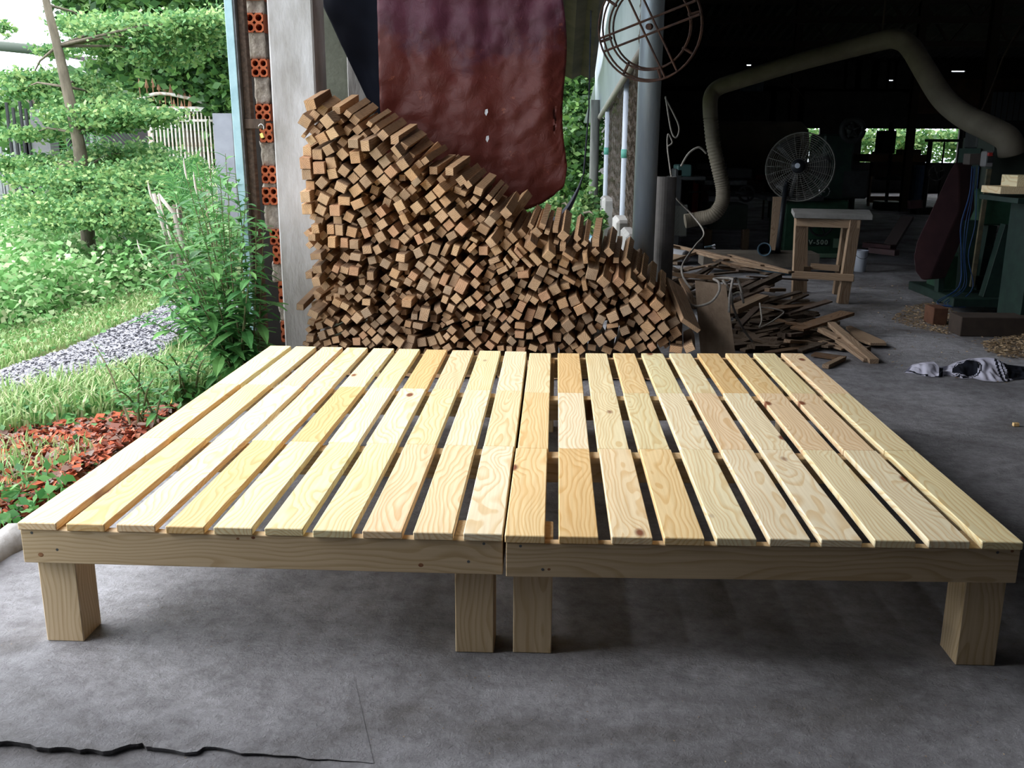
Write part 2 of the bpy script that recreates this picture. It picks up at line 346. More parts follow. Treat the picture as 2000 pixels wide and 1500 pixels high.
# outdoor ground
GRN = mat('earth_under_plants', (.09,.15,.045), (.15,.15,.07), sc=2.5, rough=1, bump=.5)
vs_ = []; fs = []; nx, ny = 40, 50
for j in range(ny):
    for i in range(nx):
        x = -22+(i/(nx-1))**.8*36; y = -6+(j/(ny-1))**1.5*60
        vs_.append((x, y, -.06+noise.noise(Vector((x, y, 0)))*.02))
for j in range(ny-1):
    for i in range(nx-1): fs.append((j*nx+i, j*nx+i+1, (j+1)*nx+i+1, (j+1)*nx+i))
tag(mesh('ground', vs_, fs, GRN), 'bare earth yard under the grass and weeds', 'ground', kind='structure')
# gravel path
PATH = mat('gravel_path_dust', (.27,.27,.30), (.38,.38,.42), sc=40, rough=1, bump=.6)
pp = [(-160,800),(0,722),(70,700),(130,682),(200,650),(285,612),(400,560),(470,590),(430,660),(330,690),(250,705),(150,745),(60,765),(-60,850)]
pv = [tuple(G(x, y, -.03)) for x, y in pp]
tag(mesh('path', pv, [tuple(range(len(pv)))[::-1]], PATH), 'pale grey gravel path between grass and weeds', 'path', kind='structure')

# pillar / column
def vert_between(px, Y): return U(px, 0, Y).x
YC = 4.74
x0, x1 = U(520,0,YC).x, U(609,0,YC).x
col_o = mesh('wall_column', *bev([((x0+x1)/2+a, YC+b, c) for a, b, c in [(-(x1-x0)/2,0,-.05),((x1-x0)/2,0,-.05),((x1-x0)/2,.24,-.05),(-(x1-x0)/2,.24,-.05),(-(x1-x0)/2,0,3.6),((x1-x0)/2,0,3.6),((x1-x0)/2,.24,3.6),(-(x1-x0)/2,.24,3.6)]], BF, .008), CONC)
tag(col_o, 'grey concrete column with a flaking left edge beside the timber stack', 'column', kind='structure')
# brick jamb: alternating hollow bricks and mortar blobs
BH = [  # px y top, bottom of brick faces, x left,right, brick?
 (0,25,475,512,0),(25,63,480,513,1),(63,112,484,515,0),(115,150,492,521,1),(152,200,498,522,0),(203,236,500,527,1),(240,278,508,531,1),(280,322,510,533,0),
 (324,358,512,538,1),(358,366,512,538,0),(366,400,513,541,1),(400,448,518,545,0),(448,478,528,552,1),(480,516,534,556,1),(516,550,532,560,0),(550,592,545,562,1),(592,628,546,568,0),(628,668,550,572,1)]
BH = [(-330+k*60, -330+k*60+(38 if k % 2 == 0 else 60), 440+k*6, 476+k*6, 1) for k in range(0)]+[q for k in range(6) for q in ((-330+k*55, -330+k*55+20, 446+k*5, 484+k*5, 0), (-330+k*55+20, -330+k*55+55, 448+k*5, 486+k*5, 1))]+BH
jr = root('brick_jamb', (U(520,300,YC).x, YC, 0), 'column of red hollow bricks and lumpy mortar stacked against the concrete column', 'brick pier')
YB = YC+.02
for a, b, xl, xr, isb in BH:
    p = U(xl, b, YB); q = U(xr, a, YB); q.x = max(q.x, p.x+.05); cx_, cz = (p.x+q.x)/2, (p.z+q.z)/2; W_, H_ = q.x-p.x, q.z-p.z
    if isb:
        # brick face with four holes modelled as inset tubes
        bm = bmesh.new(); n = 12; D = .16; ft = []
        def ring(cx, cz, r, y): return [bm.verts.new((cx+r*math.cos(2*math.pi*k/n), y, cz+r*math.sin(2*math.pi*k/n))) for k in range(n)]
        hw, hh = W_/2, H_/2; r = min(W_, H_)*.175
        for sx in (-1, 1):
            for sz in (-1, 1):
                # quadrant corners
                c = (sx*hw/2, sz*hh/2); R0 = ring(c[0], c[1], r, 0)
                sq = []
                for k in range(n):
                    a_ = 2*math.pi*k/n; ca, sa = math.cos(a_), math.sin(a_); s_ = 1/max(abs(ca), abs(sa))
                    sq.append(bm.verts.new((c[0]+ca*s_*hw/2, 0, c[1]+sa*s_*hh/2)))
                for k in range(n): bm.faces.new((sq[k], sq[(k+1) % n], R0[(k+1) % n], R0[k]))
                R1 = ring(c[0], c[1], r, .09)
                for k in range(n): bm.faces.new((R0[k], R0[(k+1) % n], R1[(k+1) % n], R1[k])).material_index = 0
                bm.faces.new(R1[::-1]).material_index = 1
        # outer shell
        o8 = [bm.verts.new((sx*hw, y, sz*hh)) for y in (0, D) for sx, sz in ((-1,-1),(1,-1),(1,1),(-1,1))]
        for k in range(4): bm.faces.new((o8[k], o8[4+k], o8[4+(k+1) % 4], o8[(k+1) % 4]))
        me = bpy.data.meshes.new('hollow_brick'); bm.to_mesh(me); bm.free()
        me.materials.append(BRICK); me.materials.append(BLACKHOLE)
        o = bpy.data.objects.new('hollow_brick', me); COL.objects.link(o); o.matrix_basis = Matrix.Translation((cx_, YB, cz)); o.parent = jr; o.matrix_parent_inverse = Matrix.Translation(-jr.location)
    else:
        bm = bmesh.new(); bmesh.ops.create_cube(bm, size=1); bmesh.ops.subdivide_edges(bm, edges=bm.edges[:], cuts=6, use_grid_fill=True)
        for vv in bm.verts:
            s_ = vv.co.copy(); vv.co = Vector((s_.x*W_, s_.y*.15, s_.z*(H_+.012))); nn = noise.noise(vv.co*28+Vector((a, 0, 0)))*.014
            vv.co += s_.normalized()*nn
        me = bpy.data.meshes.new('mortar_joint'); bm.to_mesh(me); bm.free(); me.materials.append(MORTAR)
        for p_ in me.polygons: p_.use_smooth = True
        o = bpy.data.objects.new('mortar_joint', me); COL.objects.link(o); o.matrix_basis = Matrix.Translation((cx_, YB+.085, cz)); o.parent = jr; o.matrix_parent_inverse = Matrix.Translation(-jr.location)
# door frame : blue steel post, brown timber, hasp and padlock
YD = 4.62
df = root('door_post', (U(470,300,YD).x, YD, 0), 'pale blue steel door post backed by dark timber at the open doorway', 'door post')
def leanbar(name, xt, xb, Y, wpx, dep, m):
    p, q = U(xt, -30, Y), U(xb, 690, Y); q = q+(q-p)*((q.z+.02)/(p.z-q.z)) if q.z > 0 else q
    q.z = max(q.z, -.04); return bar(name, q, p+Vector((0,0,.9))*1.0, pxm(wpx, Y), dep, m, df, up=(0,1,0), b=.002)
leanbar('steel_face', 441, 496, YD, 15, .03, BLUEM)
leanbar('steel_lip', 452, 505, YD+.02, 7, .05, STEEL)
leanbar('timber_stile', 463, 516, YD+.06, 18, .05, BROWNW)
bb2 = U(536, 400, YD+.34); box('dark_backing', (bb2.x-.06, YD+.36, 1.2), (.20, .03, 2.6), mat('black_backing', (.015,.013,.012), rough=.9), df)  # black sheet added as dark backing for the gap behind the jamb
p = U(498, 242, YD+.03); box('hasp', p, (.10,.02,.045), BROWNW, df)
pl = root('padlock', U(512, 262, YD), 'small open brass padlock hanging on the hasp of the blue door post', 'padlock')
box('lock_body', U(512, 265, YD-.0), (.018,.012,.024), BRASS, pl, Matrix.Rotation(-.3, 3, 'Y'))
c = U(510, 249, YD)
tube('shackle', [c+Vector((.013*math.cos(a), 0, .016*math.sin(a))) for a in [-.9, -.3, .3, .9, 1.5, 2.1, 2.7, 3.3]], .0022, CHROME, pl, n=6)

# concrete wall behind (between column and cloths)
xa, xb_ = U(605,100,5.45).x, U(1000,100,5.45).x
tag(box('wall_back', ((xa+xb_)/2, 5.45, 1.3), (xb_-xa, .1, 2.8), CONCD, b=0), 'grey-green mossy concrete wall behind the hanging cloths', 'wall', kind='structure')
tag(mesh('trim_2', *bev([tuple(U(x, y, Y)) for Y in (5.2, 5.26) for x, y in ((630,60),(684,130),(690,215),(642,215))] if 0 else boxv(.1,.06,3.2), BF, .003), CONC, loc=(U(700,180,5.25).x-.0, 5.25, 1.4)), 'narrow pale concrete post beside the dark cloth', 'post', kind='structure')

# left outside wall is absent: right and rear walls, roof
tag(box('wall_right', (12.3, 10, 2), (.12, 29, 5), CORR, b=0), 'far right wall of dark corrugated sheet', 'wall', kind='structure')
tag(box('wall_front', (5.4, -4.1, 2.2), (14, .12, 5.2), CORR, b=0), 'wall of the shed behind the camera', 'wall', kind='structure')
tag(box('wall_left', (.84, 16.6, 2.6), (.06, 14.8, 5.2), CORR, b=0), 'solid left wall of the rear workshop beyond the wire mesh', 'wall', kind='structure')
tag(mesh('trim_5', [(.60,4.95,1.97),(.66,9.3,1.97),(.66,9.3,4.6),(.60,4.95,3.75),(.64,4.95,1.97),(.70,9.3,1.97),(.70,9.3,4.6),(.64,4.95,3.75)], BF, CORR), 'sheet wall above the wire mesh panels', 'wall', kind='structure')  # unseen closure, added to keep the workshop interior dark
tag(box('wall_left.001', (-1.5, -1.37, 1.15), (.1, 5.56, 2.4), CONCD, b=0), 'left wall of the bay behind the camera', 'wall', kind='structure')  # unseen wall, added to shade the rail fronts and near floor
# back wall with openings : boards as pieces of one mesh
YW = 24.0
mb = MB()
def wrect(x0, y0, x1, y1, Y=YW, d=.08):
    p, q = U(x0-1.5, 280, Y), U(x1+1.5, 280, Y); p.z = U(1700, y1+1, Y).z; q.z = U(1700, y0-1, Y).z; mb.box(((p.x+q.x)/2, Y, (p.z+q.z)/2), (abs(q.x-p.x), d, abs(q.z-p.z)))
wrect(1130,-200,2400,120); wrect(1130,118,1447,178); wrect(1459,118,1640,178); wrect(1445,130,1461,178); wrect(1445,118,1461,125.5); wrect(1638,118,1722,159.6); wrect(1638,161.6,1722,178); wrect(1660,118,1668,178); wrect(1690,118,1700,178); wrect(1720,118,1736,155); wrect(1720,159,1736,178); wrect(1734,118,1840,178); wrect(1838,118,1872,137); wrect(1838,141,1872,178); wrect(1870,118,1965,178); wrect(1963,118,1985,112); wrect(1963,116,2400,178)
wrect(1130,170,1508,400); wrect(1500,172,1562,242); wrect(1500,262,1555,400); wrect(1555,175,2300,250); wrect(1555,318,2300,420)
wrect(1500,242,1560,262); wrect(1600,250,1680,318); wrect(1735,250,1742,318); wrect(1770,250,1782,318); wrect(1872,250,1876,318); wrect(1880,250,1885,318); wrect(1985,250,2300,318)
tag(mb.build('wall_far', CORR), 'dark rear wall of the shed with a long opening onto greenery', 'wall', kind='structure')
pb = MB()
p, q = U(1930,235,YW-.3), U(2090,180,YW-.3)
for k in range(26):
    pb.box((p.x+(q.x-p.x)*(k+.5)/26, YW-.3+(.02 if k % 2 else -.02), (p.z+q.z)/2), ((q.x-p.x)/26*.9, .02, abs(q.z-p.z)))
tag(pb.build('window_1', mat('grimy_translucent_sheet', (.14,.16,.17), rough=.5)), 'panel of ribbed grey roofing sheet in the rear wall', 'panel', kind='structure')
pb = MB(); p, q = U(1790,222,YW-.2), U(2120,155,YW-.2); pb.box(((p.x+q.x)/2, YW-.2, (p.z+q.z)/2), (q.x-p.x, .05, abs(q.z-p.z)))
tag(pb.build('trim_3', mat('brown_boarding', (.10,.055,.035), (.06,.035,.025), sc=3, rough=.9)), 'brown boarding above the rear opening', 'boarding', kind='structure')
# roof: two slopes, corrugated, whole shed; over the near bay it ends at the left doorway line
def corr_roof(name, quad, nseg, amp, m, label):
    A, B, C_, D = [Vector(q) for q in quad]; vs_ = []; fs = []
    nrm = (B-A).cross(D-A).normalized()
    for i in range(nseg+1):
        t = i/nseg; a = A.lerp(B, t); d = D.lerp(C_, t); o = nrm*(amp*math.sin(t*nseg*math.pi*.5))
        vs_ += [tuple(a+o), tuple(d+o)]
    for i in range(nseg): fs.append((2*i, 2*i+2, 2*i+3, 2*i+1))
    return tag(mesh(name, vs_, fs, m), label, 'roof', kind='structure')
corr_roof('ceiling', [(.55,13,5.2),(12.4,13,5.2),(12.4,24.15,3.1),(.55,24.15,3.1)], 240, .02, CORR, 'dark corrugated roof slope over the rear workshop')
corr_roof('ceiling.001', [(.55,4.7,3.7),(12.4,4.7,3.7),(12.4,13,5.2),(.55,13,5.2)], 240, .02, CORR, 'dark corrugated roof slope over the middle workshop')
corr_roof('ceiling.002', [(-1.30,-4.2,2.25),(12.4,-4.2,3.9),(12.4,4.7,3.9),(-1.30,4.7,2.25)], 280, .02, CORR, 'dark corrugated roof over the bay where the bed frames stand')  # unseen roof; its low left eave is shaped to limit daylight
tag(mesh('wall_light_block', [(.55,4.71,2.5),(12.4,4.71,3.8),(12.4,4.71,4.1),(.55,4.71,4.0),(.55,4.75,2.5),(12.4,4.75,3.8),(12.4,4.75,4.1),(.55,4.75,4.0)], BF, CORR), 'dark sheet closing the step between the two roofs', 'wall', kind='structure')  # unseen sheet put in to stop daylight leaking between the roofs
# small lean-to roof behind the cloths
corr_roof('ceiling.003', [(-1.2,4.72,2.98),(.36,4.72,2.98),(.36,9.6,1.72),(-1.2,9.6,1.72)], 36, .02, mat('rusty_brown_roof', (.07,.05,.038), (.04,.03,.024), sc=5, rough=.9), 'low brown corrugated lean-to roof sloping away behind the red tarpaulin')  # near stretch added out of sight to shade the column side
# trusses
for Y, z in ((11.5, 2.95), (15.5, 2.95), (19.5, 3.0)):
    t = MB(); t.bar((.7, Y, z), (12, Y, z), .08, .10)
    n = 10
    for i in range(n):
        xa = .7+i*11.3/n; xm = xa+11.3/n/2; t.bar((xa, Y, z), (xm, Y, z+.75), .04, .05); t.bar((xm, Y, z+.75), (xa+11.3/n, Y, z), .04, .05)
    t.bar((.7, Y, z+.75), (12, Y, z+.75), .06, .08)
    tag(t.build('roof_truss', TIMBD), {11.5:'dark lattice roof truss nearest the camera in the workshop', 15.5:'dark lattice roof truss halfway down the workshop', 19.5:'dark lattice roof truss nearest the rear wall'}[Y], 'roof truss', 'roof trusses')
for x, Y in ((U(1550,200,17).x, 17), (U(1785,200,17).x, 17), (U(1925,200,14).x, 14)):
    tag(box('trim_4', (x, Y, 1.9), (.12,.12,3.8), TIMBD), 'dark timber roof post deep in the workshop', 'post', kind='structure')
# blue corrugated light patch & purlin band
pb = MB(); p, q = U(1445,178,20), U(1492,158,20)
for k in range(14): pb.box((p.x+(q.x-p.x)*(k+.5)/14, 20, (p.z+q.z)/2), ((q.x-p.x)/14*.6, .02, abs(q.z-p.z)))
tag(pb.build('window_2', mat('bluish_sheet', (.12,.17,.22), rough=.5)), 'small bluish ribbed translucent sheet under the roof', 'panel', kind='structure')

# ================================================================ MESH WALL, POLES
pr = U(1266, 300, 4.98)
tag(tube('steel_pole', [(pr.x-.01, 4.98, 0), (pr.x, 4.98, 3.68)], .058, GALV, n=28), 'thick grey galvanised steel pole behind the right end of the timber stack', 'pole')
cy_ = U(1298, 430, 5.9); h1 = U(1298, 345, 5.9).z
tag(mesh('concrete_pipe', *[*lathe([(.0,0),(.062,0),(.062,h1),(.05,h1),(.05,h1-.05),(0,h1-.05)], 24)], mat('pipe_cement', (.15,.14,.14), (.10,.095,.095), sc=8, rough=.9), loc=(cy_.x, 5.9, 0), smooth=False), 'grey cement pipe standing upright behind the galvanised pole', 'pipe')
for nm, px, Y, wpx, ztop, lab in (('fence_post', 1222, 7.0, 17, 1.75, 'pale lilac round post between the two wire mesh panels'), ('fence_post', 1186, 8.6, 13, 1.6, 'pale lilac round post farther along the wire mesh wall')):
    c = U(px, 330, Y); r = pxm(wpx, Y)/2
    t = root(nm, (c.x, Y, 0), lab, 'post', 'round posts of the wire mesh wall')
    mesh('post_shaft', *tubeg([(c.x, Y, 0), (c.x, Y, ztop)], r, 16), PALEP, t, smooth=True)
    zc = U(px, 295 if Y > 8 else 300, Y).z
    mesh('tie_band', *tubeg([(c.x, Y, zc-.03), (c.x, Y, zc+.03)], r*1.12, 16), mat('teal_tape', (.10,.35,.30), rough=.6), t, smooth=True)
# flared concrete skirts
for px, Y, hpx, wpx, lab in ((1196, 8.2, 385, 40, 'pale concrete kerb block under the farther mesh post'), (1218, 6.6, 425, 34, 'rounded pale concrete footing of the nearer mesh post'), (1238, 5.6, 450, 40, 'grey concrete wall stub beside the galvanised pole')):
    c = U(px, hpx, Y); W_ = pxm(wpx, Y)
    o = box('concrete_footing', (c.x, Y, c.z/2), (W_, .5, c.z), mat('skirt_concrete', (.42,.42,.42), (.30,.29,.29), sc=10, rough=.9, bump=.3), b=.02)
    tag(o, lab, 'footing', 'concrete footings along the mesh wall')
gp = U(1160, 330, 9.4)
tag(tube('weathered_post', [(gp.x, 9.4, 0), (gp.x, 9.4, 1.5)], .045, mat('weathered_grey_wood', (.24,.25,.24), (.14,.145,.14), sc=10, rough=.9, stretch=(3,3,.3)), n=10), 'weathered grey post with climbing vine at the far end of the mesh wall', 'post')
# wire mesh panels: zigzag chain link wires
WIREM = mat('rusty_wire', (.50,.45,.40), (.26,.20,.16), sc=40, rough=.7, metal=.3)
def chain(Ya, Yb, xa, xb, z0, z1, lab, pit=.042):
    mb = MB(); L = Yb-Ya; n = int(L/pit); rows = int((z1-z0)/pit)
    for i in range(n):
        pts = []
        for k in range(rows+1):
            s = pit*(.5 if (k % 2) else -.5)*1.05
            y = Ya+(i+.5)*pit+s; t = (y-Ya)/L; zo = math.sin(i*2.4)*.012+math.sin(i*.37)*.02
            pts.append((xa+(xb-xa)*t+(.004 if k % 2 else -.004), y, z0+k*pit+zo))
        mb.tube(pts, .0026, 3)
    tag(mb.build('wire_mesh_panel', WIREM), lab, 'wire mesh', 'wire mesh panels of the side wall')
xA = U(1250,300,5.15).x; xB = U(1222,330,7.0).x; xC = U(1186,330,8.6).x
chain(5.15, 6.95, xA, xB, .35, 1.95, 'nearer chain-link panel between the galvanised pole and the lilac post')
chain(7.08, 8.55, xB, xC, .35, 1.8, 'farther chain-link panel between the two lilac posts', .046)
# dense inner sheet behind mesh (slatted blind)
# white awning sheet with bottom pipe
A = U(1268, 72, 5.12); B = U(1165, 238, 9.9)
vs_ = []; fs = []; n = 24
for i in range(n+1):
    t = i/n; p = A.lerp(B, t); o = .012*math.sin(t*17)
    vs_ += [(p.x+o, p.y, p.z), (p.x+o-.03, p.y, p.z+1.2), (p.x+o-.05, p.y, p.z+2.6)]
for i in range(n): fs += [(3*i, 3*i+3, 3*i+4, 3*i+1), (3*i+1, 3*i+4, 3*i+5, 3*i+2)]
aw = root('awning_sheet', (A.x, A.y, A.z), 'white sheet hanging above the mesh wall with a grey pipe along its slanting lower edge', 'awning')
o = mesh('sheet', vs_, fs, WHITEC, aw, smooth=True); sm = o.modifiers.new('s', 'SOLIDIFY'); sm.thickness = .004
tube('edge_pipe', [A+Vector((.0,-.02,-.01)), B+Vector((0,.1,-.01))], .022, mat('edge_pipe_grey', (.30,.28,.26), rough=.6), aw, n=12)
# eave flap at far end
q4 = [U(1178,100,9.9), U(1162,240,9.9), U(1140,240,9.9), U(1150,205,9.9)]
o = mesh('roof_flap', [tuple(p) for p in q4], [(0,1,2,3)], mat('green_grey_sheet', (.22,.27,.24), rough=.6)); o.modifiers.new('s', 'SOLIDIFY').thickness = .01
tag(o, 'small grey-green end flap of sheet at the far eave of the mesh wall', 'sheet')

# ================================================================ HANGING CLOTHS
def cloth(name, outline_fn, nu, nv, Y, amp, m, label, cat, parent=None):
    vs_ = []; fs = []
    for j in range(nv+1):
        for i in range(nu+1):
            u, v_ = i/nu, j/nv; px, py = outline_fn(u, v_); p = U(px, py, Y)
            d = noise.noise(Vector((px*.016, py*.003, 1)))*amp*1.2 + noise.noise(Vector((px*.03, py*.03, 5)))*amp*.35 + noise.noise(Vector((px*.08+py*.05, py*.07, 8)))*amp*.12
            vs_.append((p.x, p.y+d, p.z))
    for j in range(nv):
        for i in range(nu): a = j*(nu+1)+i; fs.append((a, a+nu+1, a+nu+2, a+1))
    o = mesh(name, vs_, fs, m, parent, smooth=True); s = o.modifiers.new('s', 'SOLIDIFY'); s.thickness = .003
    return tag(o, label, cat)
def tarpmat():
    m, n, b = newmat('maroon_tarpaulin'); L = n.links.new; t = N(n, 'TexCoord'); b.inputs['Roughness'].default_value = .5; b.inputs['Specular IOR Level'].default_value = .35
    a = N(n, 'TexNoise', i_Scale=2.2, i_Detail=7, i_Roughness=.65); L(t.outputs['Object'], a.inputs[0])
    sx = N(n, 'SeparateXYZ'); L(t.outputs['Object'], sx.inputs[0])
    mr = N(n, 'MapRange', i_1=1.15, i_2=1.75, i_3=-.22, i_4=.30); L(sx.outputs['Z'], mr.inputs[0])
    ad = N(n, 'Math', operation='ADD'); L(a.outputs[0], ad.inputs[0]); L(mr.outputs[0], ad.inputs[1])
    r = ramp(n, ad.outputs[0], [(.40, (.105,.018,.012)), (.58, (.11,.020,.017)), (.68, (.075,.017,.030)), (.8, (.10,.026,.048))])
    st = N(n, 'Mapping'); st.inputs['Scale'].default_value = (9, 9, 1.2); L(t.outputs['Object'], st.inputs[0])
    s = N(n, 'TexNoise', i_Scale=2.5, i_Detail=6, i_Roughness=.7); L(st.outputs[0], s.inputs[0])
    # pale streaks painting gloss into the upper right
    mx_ = N(n, 'MapRange', i_1=-.05, i_2=.12, i_3=0, i_4=1); L(sx.outputs['X'], mx_.inputs[0])
    mz_ = N(n, 'MapRange', i_1=1.38, i_2=1.75, i_3=0, i_4=1); L(sx.outputs['Z'], mz_.inputs[0])
    sr = ramp(n, s.outputs[0], [(.50, (0,0,0)), (.68, (1,1,1))])
    q = N(n, 'Math', operation='MULTIPLY'); L(mx_.outputs[0], q.inputs[0]); L(mz_.outputs[0], q.inputs[1])
    q2 = N(n, 'Math', operation='MULTIPLY'); L(q.outputs[0], q2.inputs[0]); L(sr.outputs[0], q2.inputs[1])
    m2 = N(n, 'MixRGB', i_2=(.26,.22,.30,1)); L(q2.outputs[0], m2.inputs[0]); L(r.outputs[0], m2.inputs[1])
    # fine orange crackle
    v = N(n, 'TexNoise', i_Scale=14, i_Detail=9, i_Roughness=.8); L(t.outputs['Object'], v.inputs[0])
    vr = ramp(n, v.outputs[0], [(.62, (0,0,0)), (.70, (1,1,1))]); vq = N(n, 'Math', operation='MULTIPLY'); vq.inputs[1].default_value = .85; L(vr.outputs[0], vq.inputs[0])
    m3_ = N(n, 'MixRGB', i_2=(.30,.09,.05,1)); L(vq.outputs[0], m3_.inputs[0]); L(m2.outputs[0], m3_.inputs[1])
    L(m3_.outputs[0], b.inputs['Base Color'])
    vo = N(n, 'TexNoise', i_Scale=16, i_Detail=8, i_Roughness=.65, i_Distortion=.8); L(t.outputs['Object'], vo.inputs[0])
    bp = N(n, 'Bump', i_Strength=.5, i_Distance=.012); L(vo.outputs[0], bp.inputs['Height']); L(bp.outputs[0], b.inputs['Normal'])
    return m
def interp(tab, x):
    for (a, b), (c, d) in zip(tab, tab[1:]):
        if x <= c: return b+(d-b)*(x-a)/(c-a)
    return tab[-1][1]
def tarp(u, v):
    xt, xb = 733+u*365, 752+u*357
    yb = interp([(0,430),(.6,430),(.74,415),(.86,398),(.93,382),(.975,360),(1,325)], u)
    y = -330+(yb+330)*v; k = (y+60)/490
    return xt+(xb-xt)*k + (6*math.sin(y*.02) if u > .95 else 0), y
tp = cloth('tarpaulin', tarp, 70, 120, 5.04, .04, tarpmat(), 'large crumpled maroon tarpaulin hanging behind the timber stack', 'tarpaulin')
for px, py in ((950, 219), (952, 271)):
    p = U(px, py, 4.99)
    o = mesh('paint_fleck', [(p.x-.006,p.y,p.z+.012),(p.x+.006,p.y,p.z+.016),(p.x+.008,p.y-.002,p.z),(p.x-.001,p.y,p.z-.018),(p.x-.009,p.y,p.z-.006)], [(0,1,2,3,4)], mat('white_fleck', (.6,.62,.65), rough=.6), tp)
def navy(u, v):
    y = -330+v*578; xl = 626+max(0, y)*.475; xr = 738+max(y, 0)*.055
    return xl+(xr-xl)*u, y
cloth('dark_cloth', navy, 24, 40, 5.12, .04, NAVY, 'near-black navy cloth hanging in a long point left of the maroon tarpaulin', 'cloth')

# ================================================================ BED FRAMES
KNOT = mat('dark_knot', (.16,.055,.025), (.30,.15,.07), sc=60, rough=.6)
HT = .2944
def bed(name, quad, legs_x, label, screws, knots_lr):
    LFp, RFp, RBp, LBp = [Vector((*q, 0)) for q in quad]
    rt = root(name, ((LFp.x+RFp.x)/2, (LFp.y+RFp.y)/2, 0), label, 'bed frame', 'pair of slatted pine bed frames')
    Wd = (RFp-LFp).length; sw = .0850; pit = (Wd-sw)/9; th = .017
    for i in range(10):
        for j in range(3):
            fx = (i*pit+sw/2)/Wd
            f0, f1 = [0,.3295,.66][j], [.3285,.659,1][j]
            a = LFp.lerp(RFp, fx).lerp(LBp.lerp(RBp, fx), f0); b = LFp.lerp(RFp, fx).lerp(LBp.lerp(RBp, fx), f1)
            dx = random.uniform(-.0025, .0025); ddx = random.uniform(-.0015, .0015); z = HT-th/2+random.uniform(-.0008, .0008)*.5
            if j == 0: a.y -= random.uniform(0, .004)
            bar('slat', (a.x+dx, a.y, z), (b.x+dx+ddx, b.y, z), sw-random.uniform(0, .003), th, PINE, rt, b=.0018)
    zt = HT-th-.0006; rh = .0765
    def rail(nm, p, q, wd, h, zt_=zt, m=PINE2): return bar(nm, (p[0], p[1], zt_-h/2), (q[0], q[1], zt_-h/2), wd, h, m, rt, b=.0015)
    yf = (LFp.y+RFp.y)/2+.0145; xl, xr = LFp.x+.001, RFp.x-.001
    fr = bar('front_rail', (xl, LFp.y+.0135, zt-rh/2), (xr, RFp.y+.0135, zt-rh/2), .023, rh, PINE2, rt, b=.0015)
    for j, fy in enumerate((.3295, .66)):
        a = LFp.lerp(LBp, fy); b = RFp.lerp(RBp, fy)
        rail('cross_rail', (a.x+.025, a.y), (b.x-.025, b.y), .05, .07)
    a, b = LBp, RBp
    rail('back_rail', (a.x+.001, a.y-.014), (b.x-.001, b.y-.014), .023, rh)
    for sx, A, B in ((1, LFp, LBp), (-1, RFp, RBp)):
        rail('side_rail', (A.x+sx*.013, A.y+.026), (B.x+sx*.013, B.y-.027), .023, rh)
    for x in legs_x:
        for y in (yf+.0135+.043, (LBp.y+RBp.y)/2-.027-.043-.012):
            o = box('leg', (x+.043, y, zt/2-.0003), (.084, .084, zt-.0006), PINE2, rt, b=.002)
            # grain runs up the leg: rebuild with local Y vertical
            o.data.transform(Matrix.Rotation(math.radians(-90), 4, 'X')); o.matrix_basis = o.matrix_basis @ Matrix.Rotation(math.radians(90), 4, 'X')
    for px, py in screws:
        d = ray(px, py); t = (yf-.0145-.0)/d.y; p = CAM+d*t
        k = (p.x-LFp.x)/(RFp.x-LFp.x); y = LFp.y+(RFp.y-LFp.y)*k+.002
        M = MB(); M.add(lathe([(0,.0002),(.0032,.0002),(.0036,-.003)], 10), Matrix.Translation((p.x, y+.0, p.z)) @ Matrix.Rotation(math.radians(90), 4, 'X'))
        o = mesh('screw', M.v, M.f, STEEL, fr)
    for px, py, rp_ in knots_lr:
        d = ray(px, py); t = (yf-.0145)/d.y; p = CAM+d*t; k = (p.x-LFp.x)/(RFp.x-LFp.x); y = LFp.y+(RFp.y-LFp.y)*k+.0020
        r_ = pxm(rp_, 1.9); M = MB(); M.add(lathe([(0,.0003),(r_*.5,.0003),(r_,-.0006)], 14), Matrix.Translation((p.x, y, p.z)) @ Matrix.Rotation(math.radians(90), 4, 'X') @ Matrix.Diagonal((1.0, .8, 1, 1)))
        o = mesh('knot', M.v, M.f, KNOT, fr)
    return rt
bed('bed_frame', [(-1.132,1.838),(-.0965,1.834),(-.0985,3.634),(-1.132,3.68)], (-1.118, -.203),
    'slatted pine bed frame on the left, brighter one nearest the garden doorway', [(60,1042),(110,1075),(945,1062),(915,1097)], [(78,1085,9),(289,1038,4),(464,1053,5),(494,1051,6),(822,1104,8)])
bed('bed_frame', [(-.0915,1.826),(.972,1.855),(.978,3.68),(-.0915,3.606)], (-.0772, .874),
    'slatted pine bed frame on the right, shaded one nearest the machines', [(1017,1062),(1060,1108),(1955,1085)], [(1072,1108,5),(1984,1083,5)])

# ================================================================ TIMBER STACK
TILES = {1:(570,150,8.333),2:(570,320,8.333),3:(570,490,7.5),4:(790,260,8.333),5:(790,400,8.333),6:(790,530,8.333),7:(1000,380,8.333),8:(1000,530,8.333),9:(1180,450,6.0)}
